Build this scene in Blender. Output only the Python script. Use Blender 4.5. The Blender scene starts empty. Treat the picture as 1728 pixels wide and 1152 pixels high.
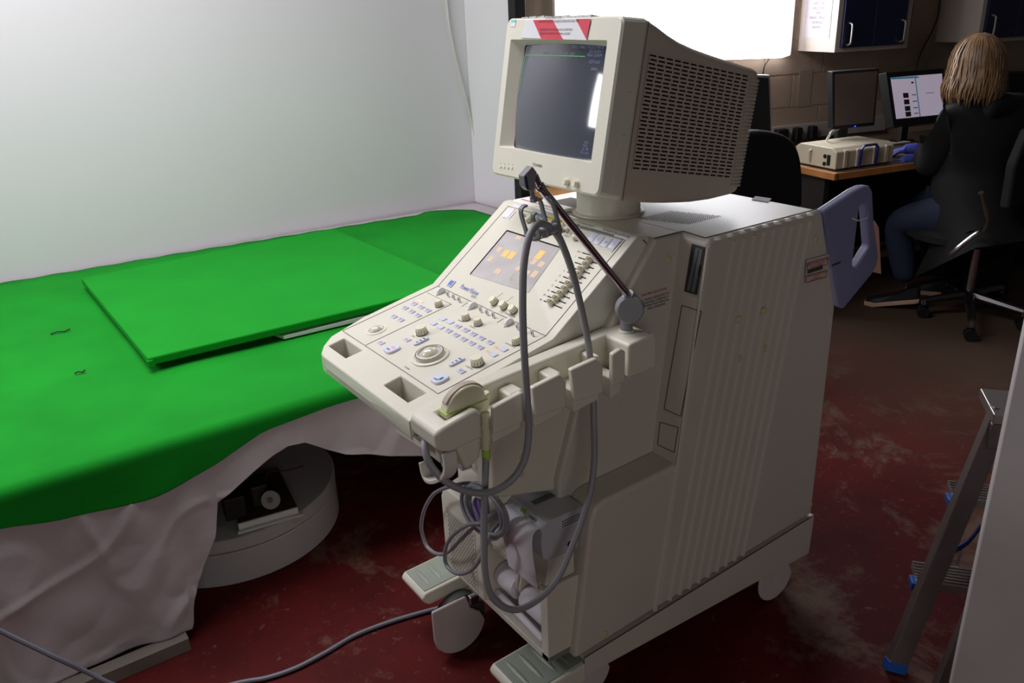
import bpy, bmesh, math, random
from mathutils import Vector, Matrix
random.seed(7)
SC = bpy.context.scene
COL = SC.collection
# ------------------------------------------------------------------ camera
CP = Vector((-0.8981525, -1.09357235, 1.49867583))
CR = Vector((0.81697643, -0.57540428, -0.03820231)).normalized()
CU = Vector((0.24440488, 0.28548825, 0.92669451)).normalized()
CF = Vector((0.52231768, 0.76642441, -0.37386879)).normalized()
FPX = 1394.68564
cam_d = bpy.data.cameras.new('camera')
cam_d.sensor_width = 36.0
cam_d.lens = FPX * 36.0 / 1728.0
cam_d.clip_start = 0.02
cam = bpy.data.objects.new('camera', cam_d)
COL.objects.link(cam)
cam.matrix_world = Matrix(((CR.x, CU.x, -CF.x, CP.x), (CR.y, CU.y, -CF.y, CP.y), (CR.z, CU.z, -CF.z, CP.z), (0, 0, 0, 1)))
SC.camera = cam
# ------------------------------------------------------------------ world, exposure
SC.view_settings.view_transform = 'Standard'
SC.view_settings.look = 'None'
SC.view_settings.gamma = 1.0
SC.view_settings.use_curve_mapping = False
SC.view_settings.exposure = 0.0
w = bpy.data.worlds.new('room_air'); SC.world = w
w.use_nodes = True
bg = w.node_tree.nodes['Background']
bg.inputs[0].default_value = (1.0, 0.93, 0.9, 1)
bg.inputs[1].default_value = 0.03


def area(name, loc, target, sx, sy, power, col=(1, 1, 1), spread=180):
    l = bpy.data.lights.new(name, 'AREA')
    l.shape = 'RECTANGLE'; l.size = sx; l.size_y = sy; l.energy = power; l.color = col
    l.spread = math.radians(spread)
    o = bpy.data.objects.new(name, l); COL.objects.link(o)
    o.location = loc
    o.rotation_euler = (Vector(target) - Vector(loc)).to_track_quat('-Z', 'Y').to_euler()
    return o


area('booth_strip_light', (-0.7, 1.45, 2.85), (-0.3, 1.75, 0.5), 2.4, 0.7, 64, (1.0, 0.965, 1.0))
area('booth_softbox', (-1.98, 1.56, 1.80), (0.1, 0.5, 1.1), 0.32, 0.66, 14, (0.94, 0.95, 1.0))
area('camera_side_fill', (-1.2, -2.5, 1.15), (0.1, 0.2, 0.4), 1.4, 1.1, 8.5, (1.0, 0.97, 0.95))  # weak fill added behind the camera to lift near surfaces; no actual opening there

# ------------------------------------------------------------------ helpers


def V(*a): return Vector(a)


def ray(px, py): return CF + CR * ((px - 864) / FPX) - CU * ((py - 576) / FPX)


def at(px, py, ax, val):
    'point seen at photo pixel (px,py) on the plane  axis = val'
    i = 'xyz'.index(ax); d = ray(px, py)
    return CP + d * ((val - CP[i]) / d[i])


def onpl(px, py, o, n):
    d = ray(px, py)
    return CP + d * (((o - CP).dot(n)) / d.dot(n))


def lin(c): return tuple(((x / 255.0) / 12.92 if x <= 10 else (((x / 255.0) + 0.055) / 1.055) ** 2.4) for x in c)


MATS = {}


def mat(name, rgb, rough=0.5, metal=0.0, var=0.04, scale=6.0, bump=0.0, bscale=400, emit=None, estr=0.0, spec=0.5, coat=0.0, trans=0.0):
    if name in MATS: return MATS[name]
    m = bpy.data.materials.new(name); m.use_nodes = True
    nt = m.node_tree; b = nt.nodes['Principled BSDF']
    c = lin(rgb)
    tc = nt.nodes.new('ShaderNodeTexCoord')
    nz = nt.nodes.new('ShaderNodeTexNoise'); nz.inputs['Scale'].default_value = scale; nz.inputs['Detail'].default_value = 5
    nt.links.new(tc.outputs['Object'], nz.inputs['Vector'])
    rp = nt.nodes.new('ShaderNodeMapRange')
    rp.inputs['From Min'].default_value = 0.3; rp.inputs['From Max'].default_value = 0.7
    rp.inputs['To Min'].default_value = 1 - var; rp.inputs['To Max'].default_value = 1 + var
    nt.links.new(nz.outputs['Fac'], rp.inputs['Value'])
    mx = nt.nodes.new('ShaderNodeVectorMath'); mx.operation = 'SCALE'
    mx.inputs[0].default_value = c
    nt.links.new(rp.outputs[0], mx.inputs['Scale'])
    nt.links.new(mx.outputs[0], b.inputs['Base Color'])
    b.inputs['Roughness'].default_value = rough
    b.inputs['Metallic'].default_value = metal
    b.inputs['Specular IOR Level'].default_value = spec
    b.inputs['Coat Weight'].default_value = coat
    b.inputs['Transmission Weight'].default_value = trans
    if bump:
        n2 = nt.nodes.new('ShaderNodeTexNoise'); n2.inputs['Scale'].default_value = bscale; n2.inputs['Detail'].default_value = 3
        nt.links.new(tc.outputs['Object'], n2.inputs['Vector'])
        bp = nt.nodes.new('ShaderNodeBump'); bp.inputs['Strength'].default_value = bump; bp.inputs['Distance'].default_value = 0.002
        nt.links.new(n2.outputs['Fac'], bp.inputs['Height']); nt.links.new(bp.outputs['Normal'], b.inputs['Normal'])
    if emit:
        b.inputs['Emission Color'].default_value = (*lin(emit), 1); b.inputs['Emission Strength'].default_value = estr
    MATS[name] = m
    return m


CREAM = mat('cream_plastic', (217, 213, 198), 0.38, var=0.02, bump=0.06, bscale=900)
BODY = mat('warm_grey_plastic', (203, 195, 183), 0.42, var=0.03, bump=0.08, bscale=700)
BODYL = mat('pale_beige_plastic', (212, 207, 192), 0.42, var=0.03, bump=0.06, bscale=700)
KEY = mat('pale_lilac_key', (212, 214, 232), 0.35, var=0.02)
KNOB = mat('cream_knob', (230, 225, 202), 0.4, var=0.03)
INK = mat('dark_ink', (52, 54, 62), 0.6, var=0.05)
INKB = mat('blue_ink', (92, 108, 184), 0.5, var=0.05)
INKR = mat('red_ink', (176, 52, 50), 0.5, var=0.05)
SEAM = mat('seam_shadow_gap', (92, 84, 72), 0.8, var=0.05)
DARK = mat('black_plastic', (16, 16, 18), 0.5, var=0.1)
HOLE = mat('hole_black', (10, 10, 12), 0.9, var=0.1)
GREY = mat('mid_grey_plastic', (112, 110, 114), 0.4, var=0.04)
HOSE = mat('grey_rubber_hose', (146, 145, 150), 0.45, var=0.04)
CHROME = mat('chrome', (190, 190, 200), 0.14, 1.0, var=0.02)
PURPLE = mat('slate_lilac_plastic', (128, 130, 164), 0.4, var=0.03)
WHITE = mat('white_plastic', (228, 228, 226), 0.4, var=0.02)
PAPER = mat('white_paper', (226, 222, 230), 0.8, var=0.015)
RED = mat('red_print', (205, 52, 72), 0.35, var=0.08, scale=60)
LIME = mat('lime_rubber', (170, 205, 80), 0.5, var=0.03)
OFFS = {}


def link(name, me, parent=None, origin=None, rot=None):
    o = bpy.data.objects.new(name, me); COL.objects.link(o)
    if parent is not None:
        o.parent = parent
        o.location = origin - OFFS[parent.name]
    else:
        o.location = origin
    if rot is not None: o.rotation_euler = rot
    OFFS[o.name] = origin.copy()
    return o


def tag(o, label=None, cat=None, group=None, kind=None):
    if label: o['label'] = label
    if cat: o['category'] = cat
    if group: o['group'] = group
    if kind: o['kind'] = kind
    return o


def root(name, loc, label, cat, group=None):
    o = bpy.data.objects.new(name, None); COL.objects.link(o)
    o.empty_display_size = 0.05; o.location = loc; OFFS[o.name] = Vector(loc)
    return tag(o, label, cat, group)


class Fr:
    'local frame: p(a,b,c) = o + a x + b y + c z'
    def __init__(s, o, x, y, z): s.o, s.x, s.y, s.z = Vector(o), Vector(x), Vector(y), Vector(z)
    def p(s, a, b, c=0.0): return s.o + s.x * a + s.y * b + s.z * c
    def sub(s, a, b, c=0.0, ang=0.0):
        ca, sa = math.cos(ang), math.sin(ang)
        return Fr(s.p(a, b, c), s.x * ca + s.y * sa, s.y * ca - s.x * sa, s.z)
    def loc(s, P):
        d = P - s.o; return d.dot(s.x), d.dot(s.y), d.dot(s.z)


WF = Fr((0, 0, 0), (1, 0, 0), (0, 1, 0), (0, 0, 1))


def catmull(pts, n=6, closed=False):
    out = []; m = len(pts)
    rng = range(m if closed else m - 1)
    for i in rng:
        if closed: p0, p1, p2, p3 = pts[(i - 1) % m], pts[i], pts[(i + 1) % m], pts[(i + 2) % m]
        else: p0, p1, p2, p3 = pts[max(i - 1, 0)], pts[i], pts[i + 1], pts[min(i + 2, m - 1)]
        for k in range(n):
            t = k / n
            out.append(0.5 * ((2 * p1) + (p2 - p0) * t + (2 * p0 - 5 * p1 + 4 * p2 - p3) * t * t + (3 * p1 - p0 - 3 * p2 + p3) * t ** 3))
    if not closed: out.append(pts[-1].copy())
    return out


def rrect(w, h, r, n=5, cx=0, cy=0):
    out = []
    for sx, sy, a0 in ((1, 1, 0), (-1, 1, 90), (-1, -1, 180), (1, -1, 270)):
        for k in range(n + 1):
            a = math.radians(a0 + 90 * k / n)
            out.append((cx + sx * (w / 2 - r) + r * math.cos(a), cy + sy * (h / 2 - r) + r * math.sin(a)))
    return out


class MB:
    def __init__(s): s.v = []; s.f = []; s.mi = []
    def add(s, vs, fs, mi=0):
        b = len(s.v); s.v += [Vector(q) for q in vs]
        s.f += [tuple(b + i for i in f) for f in fs]; s.mi += [mi] * len(fs)
        return s
    def box(s, x0, x1, y0, y1, z0, z1, fr=WF, mi=0):
        q = [fr.p(x, y, z) for z in (z0, z1) for y in (y0, y1) for x in (x0, x1)]
        return s.add(q, [(0, 2, 3, 1), (4, 5, 7, 6), (0, 1, 5, 4), (2, 6, 7, 3), (0, 4, 6, 2), (1, 3, 7, 5)], mi)
    def hexa(s, q, mi=0):
        'q: bottom 4 (loop) then top 4 (loop)'
        return s.add(q, [(3, 2, 1, 0), (4, 5, 6, 7), (0, 1, 5, 4), (1, 2, 6, 5), (2, 3, 7, 6), (3, 0, 4, 7)], mi)
    def prism(s, pts, vec, mi=0):
        n = len(pts); vec = Vector(vec)
        return s.add(list(pts) + [p + vec for p in pts],
                     [tuple(reversed(range(n))), tuple(range(n, 2 * n))] + [(i, (i + 1) % n, n + (i + 1) % n, n + i) for i in range(n)], mi)
    def loft(s, rings, mi=0, cap0=True, cap1=True):
        n = len(rings[0]); vs = [p for r in rings for p in r]; fs = []
        for k in range(len(rings) - 1):
            fs += [(k * n + i, k * n + (i + 1) % n, (k + 1) * n + (i + 1) % n, (k + 1) * n + i) for i in range(n)]
        if cap0: fs.append(tuple(reversed(range(n))))
        if cap1: fs.append(tuple(range((len(rings) - 1) * n, len(rings) * n)))
        return s.add(vs, fs, mi)
    def lathe(s, fr, prof, n=20, mi=0, cap=True):
        rings = [[fr.p(r * math.cos(2 * math.pi * k / n), r * math.sin(2 * math.pi * k / n), h) for k in range(n)] for r, h in prof]
        return s.loft(rings, mi, cap, cap)
    def cyl(s, p0, p1, r0, r1=None, n=14, mi=0):
        p0, p1 = Vector(p0), Vector(p1); r1 = r0 if r1 is None else r1
        z = (p1 - p0).normalized(); x = z.orthogonal().normalized(); y = z.cross(x)
        return s.lathe(Fr(p0, x, y, z), [(r0, 0), (r1, (p1 - p0).length)], n, mi)
    def tube(s, pts, r, n=8, mi=0, closed=False, cap=True):
        pts = [Vector(p) for p in pts]; m = len(pts); rings = []
        rr = r if isinstance(r, (list, tuple)) else [r] * m
        nrm = None
        for i in range(m):
            a = pts[(i - 1) % m] if (closed or i > 0) else pts[0]
            b = pts[(i + 1) % m] if (closed or i < m - 1) else pts[-1]
            t = (b - a).normalized()
            if nrm is None: nrm = t.orthogonal().normalized()
            nrm = (nrm - t * nrm.dot(t)).normalized(); bi = t.cross(nrm)
            rings.append([pts[i] + (nrm * math.cos(2 * math.pi * k / n) + bi * math.sin(2 * math.pi * k / n)) * rr[i] for k in range(n)])
        if closed: rings.append(rings[0])
        return s.loft(rings, mi, cap and not closed, cap and not closed)
    def bar(s, pts, up, w, h, mi=0):
        'flat bar following pts; w along up, h across'
        pts = [Vector(p) for p in pts]; up = Vector(up).normalized(); rings = []
        for i in range(len(pts)):
            t = (pts[min(i + 1, len(pts) - 1)] - pts[max(i - 1, 0)]).normalized(); sd = t.cross(up).normalized()
            rings.append([pts[i] + up * w / 2 + sd * h / 2, pts[i] - up * w / 2 + sd * h / 2, pts[i] - up * w / 2 - sd * h / 2, pts[i] + up * w / 2 - sd * h / 2])
        return s.loft(rings, mi)
    def ball(s, c, rx, ry, rz, fr=None, n=16, m=10, mi=0, hemi=False):
        fr = fr or WF; c = Vector(c); rings = []
        lo = 0.0 if hemi else -math.pi / 2 + 0.02
        for j in range(m + 1):
            a = lo + (math.pi / 2 - 0.02 - lo) * j / m
            rings.append([c + fr.x * rx * math.cos(a) * math.cos(2 * math.pi * k / n) + fr.y * ry * math.cos(a) * math.sin(2 * math.pi * k / n) + fr.z * rz * math.sin(a) for k in range(n)])
        return s.loft(rings, mi)
    def me(s, name, mats, origin=None, base=False):
        lo = Vector([min(p[i] for p in s.v) for i in range(3)]); hi = Vector([max(p[i] for p in s.v) for i in range(3)])
        if origin is None:
            origin = (lo + hi) / 2
            if base: origin.z = lo.z
        m = bpy.data.meshes.new(name)
        m.from_pydata([p - origin for p in s.v], [], s.f)
        for q in (mats if isinstance(mats, (list, tuple)) else [mats]): m.materials.append(q)
        m.polygons.foreach_set('material_index', s.mi)
        bm = bmesh.new(); bm.from_mesh(m)
        bmesh.ops.recalc_face_normals(bm, faces=bm.faces)
        bm.to_mesh(m); bm.free()
        return m, origin
    def build(s, name, mats, parent=None, bevel=0, seg=2, smooth=35, label=None, cat=None, group=None, kind=None):
        m, org = s.me(name, mats, base=parent is None)
        o = link(name, m, parent, org)
        fin(o, bevel, seg, smooth)
        return tag(o, label, cat, group, kind)


def fin(o, bevel=0, seg=2, smooth=35):
    me = o.data
    me.polygons.foreach_set('use_smooth', [True] * len(me.polygons))
    if bevel:
        b = o.modifiers.new('bevel', 'BEVEL'); b.width = bevel; b.segments = seg; b.limit_method = 'ANGLE'
        b.angle_limit = math.radians(28); b.harden_normals = True
    else:
        me.set_sharp_from_angle(angle=math.radians(smooth))


def cut(o, cutters):
    'carve holes: boolean result is baked into the mesh, the cutter shapes are removed'
    tmp = []
    for c in cutters:
        m, org = c.me('cutter', SEAM)
        q = bpy.data.objects.new('cutter', m); COL.objects.link(q); q.location = org; tmp.append(q)
        b = o.modifiers.new('bool', 'BOOLEAN'); b.operation = 'DIFFERENCE'; b.solver = 'EXACT'; b.object = q
    bake(o)
    for q in tmp: bpy.data.objects.remove(q)


def keep(o, c):
    m, org = c.me('cutter', SEAM)
    q = bpy.data.objects.new('cutter', m); COL.objects.link(q); q.location = org
    b = o.modifiers.new('bool', 'BOOLEAN'); b.operation = 'INTERSECT'; b.solver = 'EXACT'; b.object = q
    bake(o)
    bpy.data.objects.remove(q)


def bake(o):
    bpy.context.view_layer.update()
    dg = bpy.context.evaluated_depsgraph_get()
    me = bpy.data.meshes.new_from_object(o.evaluated_get(dg), depsgraph=dg)
    o.modifiers.clear(); o.data = me
    me.polygons.foreach_set('use_smooth', [False] * len(me.polygons))


def text(name, s, size, fr, mt, parent=None, align='CENTER', wrap=None, sx=1.0, line=1.0, **kw):
    'flat lettering lying on frame fr (x reading direction, y up, z out of the surface)'
    c = bpy.data.curves.new('lettering', 'FONT'); c.body = s; c.size = size; c.align_x = align; c.align_y = 'CENTER'; c.space_line = line
    c.resolution_u = 2
    t = bpy.data.objects.new('lettering', c); COL.objects.link(t)
    bpy.context.view_layer.update()
    me = bpy.data.meshes.new_from_object(t)
    bpy.data.objects.remove(t); bpy.data.curves.remove(c)
    mb = MB()
    pts = [fr.p(v.co.x * sx, v.co.y, 0.0006) for v in me.vertices]
    if wrap: pts = [wrap(p) for p in pts]
    mb.add(pts, [tuple(p.vertices) for p in me.polygons])
    bpy.data.meshes.remove(me)
    return mb.build(name, mt, parent, **kw)


def inst(name, me, parent, fr, origin=None):
    'a copy sharing mesh data, oriented by frame fr'
    o = bpy.data.objects.new(name, me); COL.objects.link(o)
    M = Matrix(((fr.x.x, fr.y.x, fr.z.x), (fr.x.y, fr.y.y, fr.z.y), (fr.x.z, fr.y.z, fr.z.z)))
    o.rotation_mode = 'QUATERNION'; o.rotation_quaternion = M.to_quaternion()
    o.parent = parent; o.location = fr.o - (OFFS[parent.name] if parent else Vector((0, 0, 0)))
    OFFS[o.name] = fr.o.copy()
    return o
from mathutils import noise as NZ
# ================================================================== SETTING


def floor_mat():
    m = bpy.data.materials.new('worn_red_floor_paint'); m.use_nodes = True; nt = m.node_tree; b = nt.nodes['Principled BSDF']
    L = nt.links.new; N = nt.nodes.new
    geo = N('ShaderNodeNewGeometry')
    def noise(sc, det=6, rough=0.6, dist=0.0):
        n = N('ShaderNodeTexNoise'); n.inputs['Scale'].default_value = sc; n.inputs['Detail'].default_value = det
        n.inputs['Roughness'].default_value = rough; n.inputs['Distortion'].default_value = dist
        L(geo.outputs['Position'], n.inputs['Vector']); return n.outputs['Fac']
    def ramp(f, a, c, lo=(0, 0, 0, 1), hi=(1, 1, 1, 1)):
        r = N('ShaderNodeValToRGB'); r.color_ramp.elements[0].position = a; r.color_ramp.elements[1].position = c
        r.color_ramp.elements[0].color = lo; r.color_ramp.elements[1].color = hi; L(f, r.inputs[0]); return r.outputs['Color']
    def mix(f, a, c):
        x = N('ShaderNodeMix'); x.data_type = 'RGBA'; L(f, x.inputs['Factor'])
        for i, q in ((6, a), (7, c)):
            if isinstance(q, tuple): x.inputs[i].default_value = q
            else: L(q, x.inputs[i])
        return x.outputs[2]
    red = ramp(noise(3.0), 0.3, 0.75, (*lin((66, 11, 11)), 1), (*lin((104, 20, 19)), 1))
    worn = ramp(noise(2.1, 8, 0.75, 0.4), 0.52, 0.64)
    speck = ramp(noise(26, 8, 0.8, 0.2), 0.60, 0.70)
    # walkway beyond the machine is worn to bare brown concrete
    sep = N('ShaderNodeSeparateXYZ'); L(geo.outputs['Position'], sep.inputs[0])
    mr = N('ShaderNodeMapRange'); mr.inputs['From Min'].default_value = 1.4; mr.inputs['From Max'].default_value = 2.6; L(sep.outputs['X'], mr.inputs['Value'])
    c1 = mix(worn, red, (*lin((116, 92, 78)), 1))
    c2 = mix(speck, c1, (*lin((132, 112, 98)), 1))
    c3 = mix(mr.outputs[0], c2, (*lin((84, 66, 54)), 1))
    L(c3, b.inputs['Base Color']); b.inputs['Roughness'].default_value = 0.7; b.inputs['Specular IOR Level'].default_value = 0.2
    bp = N('ShaderNodeBump'); bp.inputs['Strength'].default_value = 0.25; bp.inputs['Distance'].default_value = 0.004
    L(noise(18, 8, 0.7), bp.inputs['Height']); L(bp.outputs['Normal'], b.inputs['Normal'])
    return m


tag(MB().box(-4.2, 6.5, -3.4, 4.2, -0.1, 0).build('floor', floor_mat()), kind='structure')
BOOTH = mat('white_booth_paint', (230, 225, 231), 0.75, var=0.012, scale=1.5)
WALLB = mat('beige_wall_paint', (160, 140, 122), 0.8, var=0.08, scale=3, bump=0.1, bscale=60)
WHITED = mat('white_board_paint', (212, 208, 206), 0.6, var=0.03)
# booth back wall (3 degrees off the machine axis), side wing, post
def yb(x): return 2.735 - 0.045 * (x + 0.785)
tag(MB().prism([V(-4.2, yb(-4.2), 0), V(1.46, yb(1.46), 0), V(1.46, yb(1.46) + .06, 0), V(-4.2, yb(-4.2) + .06, 0)], (0, 0, 2.9)).build('wall_left', BOOTH), kind='structure')
tag(MB().prism([V(1.44, yb(1.44) - .002, 0), V(1.50, 2.345, 0), V(1.54, 2.345, 0), V(1.50, yb(1.44) - .002, 0)], (0, 0, 2.9)).build('wall_side', BOOTH), kind='structure')
tag(MB().box(1.498, 1.56, 2.285, 2.343, 0, 2.9).build('trim_1', DARK, bevel=.004), kind='structure')
A148 = math.radians(-14.8)
DW = V(math.cos(A148), math.sin(A148), 0); NW = V(DW.y, -DW.x, 0)      # along the wall, out into the room
OW = V(1.55, 2.43, 0)
WB = Fr(OW, DW, V(0, 0, 1), NW)      # p(along, height, out)
tag(MB().box(0, 5.0, 0, 2.9, -.1, 0, WB).build('wall_back', WALLB), kind='structure')
def wpt(px, py, out=0.0):
    P = onpl(px, py, OW + NW * out, NW); a, b, c = WB.loc(P); return a, b
# painted block joints on the back wall: shallow brick courses in the lit strip
wallo = bpy.data.objects['wall_back']
bm_ = MB().box(-.195, .195, -.085, .085, 0, .004)
bme, borg = bm_.me('brick', mat('beige_block', (155, 135, 118), 0.8, var=0.1, scale=5, bump=0.15, bscale=80), V(0, 0, 0))
for r_ in range(0, 4):
    for k in range(0, 9):
        a = 0.5 + k * 0.4 + (0.2 if r_ % 2 else 0)
        bf = WB.sub(a, 0.82 + r_ * 0.18, 0)
        o = inst('brick', bme, wallo, bf)
# window with back-lit white blind
a0, _ = wpt(948, 0, .05); a1, b1 = wpt(1333, 97, .05)
tag(MB().box(a0 - .03, a1 + .02, b1 + .01, b1 + 1.25, .002, .03, WB).build('window_1', WHITED), kind='structure')
BLIND = mat('backlit_white_blind', (250, 250, 255), 0.9, emit=(250, 250, 255), estr=8.0, var=0)
bl = MB(); n = 24; rings = []
hem = []
for i in range(n + 1):
    t = i / n; a = a0 + (a1 - a0) * t
    hem.append((a - (.006 if i == n else 0), b1 + .035 * (1 - t) + (.012 if i == n else 0)))
poly = [WB.p(a, b, .045 + .004 * math.sin(a * 9)) for a, b in hem] + [WB.p(a1 + .002, b1 + 1.2, .045), WB.p(a0, b1 + 1.2, .045)]
bl.prism(poly, NW * .003)
bl.build('window_blind', BLIND, None, label='bright white backlit blind hanging over the window, behind the tube monitor', cat='blind')

# ================================================================== TABLE AND CLOTHS
TT = 0.545
tb = root('display_table', (-0.35, 1.75, 0), 'long low table hidden under white and green cloths, beside the ultrasound machine', 'table')
wood = mat('plain_plywood', (150, 120, 84), 0.6, var=0.12, scale=8)
MB().box(-2.3, 1.43, .885, 2.62, TT - .03, TT - .006).build('tabletop', wood, tb)
for x, y in ((-2.2, .97), (1.3, 1.05), (-2.2, 2.5), (1.36, 2.5)): MB().box(x - .03, x + .03, y - .03, y + .03, 0, TT - .03).build('leg', wood, tb)
MB().box(-2.25, -.655, .786, .826, 0, .036).build('floor_rail', mat('dusty_white_board', (128, 120, 113), .8, var=.08), tb)


def interp(tab, x):
    if x <= tab[0][0]: return tab[0][1]
    for (x0, y0), (x1, y1) in zip(tab, tab[1:]):
        if x <= x1: return y0 + (y1 - y0) * (x - x0) / (x1 - x0)
    return tab[-1][1]


def cloth(name, mt, xs, yback, yf, zt, hem, wob, label, seed=0.0, flare=0.05, thick=.0025, crease=0.0, nd=26):
    mb = MB(); rings = []; R = .03; rows = None
    for x in xs:
        pts = []; y0 = yback(x); hz = hem(x)
        nb = 26
        f = yf(x)
        for i in range(nb):
            t = i / nb; y = y0 + (f + R - y0) * t
            z = zt + wob * (NZ.noise(V(x * 2.1 + seed, y * 2.1, 1.3)) * 1.0 + .6 * abs(NZ.noise(V(x * 5 + seed, y * 1.8, 4)))) * min(1, t * 8)
            pts.append(V(x, y, max(z, zt - .001)))
        for i in range(6):
            a = math.pi / 2 * i / 5
            pts.append(V(x, f + R - R * math.sin(a), zt - R + R * math.cos(a)))
        for i in range(1, nd + 1):
            t = i / nd; z = (zt - R) + (hz - (zt - R)) * t; d = (zt - R) - z
            fold = NZ.noise(V(x * 5.5 + seed, 0.8 * z + 2, seed)) * .5 + NZ.noise(V(x * 13 + seed, z * 5, seed + 5)) * .16 + abs(NZ.noise(V((x + z) * 4, (x - z) * 7, seed + 9))) * .22
            cr = max(0, 1 - 14 * abs(NZ.noise(V((x + .6 * z) * 2.2, (z - .5 * x) * 2.6, seed + 2)))) * .007 + max(0, 1 - 9 * abs(NZ.noise(V((x - .4 * z) * 4.5, (z + .7 * x) * 3.6, seed + 6)))) * .0035
            pts.append(V(x, f - flare * d / .5 - max(0, fold + .25) * .055 * min(1, d / .25) - cr * crease * min(1, d / .1), max(z, .003)))
        rings.append(pts)
    nv = len(rings[0])
    vs = [p for r in rings for p in r]; fs = []
    for k in range(len(rings) - 1):
        fs += [(k * nv + i, k * nv + i + 1, (k + 1) * nv + i + 1, (k + 1) * nv + i) for i in range(nv - 1)]
    mb.add(vs, fs)
    o = mb.build(name, mt, None, smooth=80, label=label, cat='cloth')
    s = o.modifiers.new('thickness', 'SOLIDIFY'); s.thickness = thick; s.offset = -1
    return o


def frange(a, b, n): return [a + (b - a) * i / n for i in range(n + 1)]
WCLOTH = mat('white_sheet_fabric', (196, 186, 190), 0.85, var=0.03, scale=10, bump=0.35, bscale=45)
GCLOTH = mat('green_felt_fabric', (20, 140, 36), 0.9, var=0.10, scale=5, bump=0.25, bscale=600, spec=0.15)
WH = [(-1.7, .038), (-.66, .038), (-.632, .030), (-.618, .108), (-.575, .19), (-.53, .262), (-.507, .351), (-.46, .372), (-.406, .401), (-.35, .425), (-.304, .438), (-.255, .432), (-.193, .386), (-.15, .362), (-.09, .343), (.0, .31), (.095, .272), (.4, .25), (1.43, .25)]
xs = sorted(set(frange(-2.35, 1.435, 100) + frange(-1.35, .2, 230)))
cloth('white_cloth', WCLOTH, xs, lambda x: min(yb(x) - .012, 2.75), lambda x: .874, TT + .001, lambda x: interp(WH, x), .0015,
      'creased white sheet hanging to the floor beneath the green cloth', seed=3.0, flare=.03, crease=1.0, nd=90)
GH = [(-2.35, .50), (-.969, .478), (-.862, .427), (-.736, .415), (-.66, .412), (-.597, .422), (-.49, .45), (-.358, .500), (-.25, .515), (-.174, .522), (.3, .522), (1.3, .52)]
GHL = [(-2.35, .40), (-1.2, .45), (-.969, .465), (-.862, .440), (-.736, .425), (-.66, .420), (-.597, .428), (-.49, .455), (-.358, .500), (-.174, .512), (1.3, .51)]
GB = [(-2.35, 2.78), (-.785, 2.71), (-.52, 2.69), (-.1, 2.665), (.61, 2.60), (.9, 2.57), (1.03, 2.55), (1.09, 2.585), (1.15, 2.575), (1.24, 2.53), (1.31, 2.44)]
cloth('green_cloth', GCLOTH, frange(-2.35, 1.31, 120), lambda x: interp(GB, x) + .006 * math.sin(x * 40), lambda x: .866, TT + .006, lambda x: interp(GHL, x), .007,
      'large green felt cloth spread over the table and hanging down its front', seed=8.0, flare=.03, thick=.003)

GB2 = mat('green_board_felt', (22, 145, 38), 0.9, var=0.06, scale=5, bump=0.2, bscale=700, spec=0.15)
gb = root('green_board', (0, 1.85, .56), 'flat green cloth-covered board lying on the green tablecloth', 'board')
q = [V(-.522, 1.338, .572), V(.53, 1.305, .576), V(.528, 2.405, .576), V(-.532, 2.376, .572)]
p = [a + V(0, 0, .026) for a in q]
MB().hexa(q + p).build('board_cover', GB2, gb, bevel=.006, seg=3)
MB().hexa([V(-.524, 1.330, .568), V(-.505, 1.332, .568), V(-.505, 1.345, .566), V(-.524, 1.345, .566), V(-.526, 1.332, .59), V(-.508, 1.332, .592), V(-.508, 1.346, .59), V(-.526, 1.346, .59)]).build('fabric_tuck', GB2, gb, bevel=.003)
foam = mat('white_foam_sheet', (225, 225, 228), .8, var=.02)
tag(MB().hexa([V(-.12, 1.325, .556), V(.5, 1.30, .557), V(.5, 2.2, .557), V(-.38, 2.2, .556), V(-.12, 1.325, .566), V(.5, 1.30, .571), V(.5, 2.2, .571), V(-.38, 2.2, .566)]).build('foam_sheet', foam),
    'thin white sheet sandwiched under the green board, showing at its front edge', 'sheet')
# scraps on the cloth
for i, (px, py, L_) in enumerate(((102, 560, .030), (135, 628, .014))):
    P = at(px, py, 'z', TT + .012)
    tag(MB().bar([P + V(-L_, .0, 0), P + V(-L_ * .3, .004, .002), P + V(L_ * .4, -.003, .0), P + V(L_, .004, .002)], V(0, 0, 1), .003, .005).build('fabric_scrap', mat('dark_scrap', (40, 50, 40), .9)),
        ('thin dark curled scrap lying on the green cloth left of the board', 'small dull smudge-like scrap on the green cloth near its front fold')[i], 'scrap')

# cable hanging down the booth corner
cab = [onpl(a, b, V(0, yb(0) - .012, 0), V(.045, 1, 0)) for a, b in ((752, -30), (757, 30), (768, 90), (785, 160), (797, 210))] + [at(808, 252, 'y', 2.60), at(820, 295, 'y', 2.58), at(830, 330, 'y', 2.55), at(836, 344, 'y', 2.53)]
cab[-1].z = max(cab[-1].z, TT + .012)
MB().tube(catmull(cab, 6), .0065, 8).build('hanging_cable', mat('white_cable', (205, 205, 198), .5), None, label='thin white cable hanging down the corner of the white booth', cat='cable')
# loose cable on the floor, in two visible lengths
c1 = [at(-60, 1035, 'y', .70), at(0, 1064, 'y', .69), at(50, 1088, 'y', .67), at(100, 1112, 'y', .65), at(150, 1135, 'y', .64), at(200, 1158, 'y', .62), at(290, 1180, 'z', .008), at(400, 1152, 'z', .008), at(450, 1143, 'z', .008), at(500, 1126, 'z', .008), at(550, 1100, 'z', .008), at(600, 1071, 'z', .008), at(660, 1048, 'z', .008), at(722, 1030, 'z', .008), at(800, 1010, 'z', .008)]
MB().tube(catmull(c1, 6), .0055, 8).build('floor_cable', mat('grey_cable', (112, 112, 124), .5), None, label='long grey cable snaking across the red floor under the machine', cat='cable')

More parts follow.
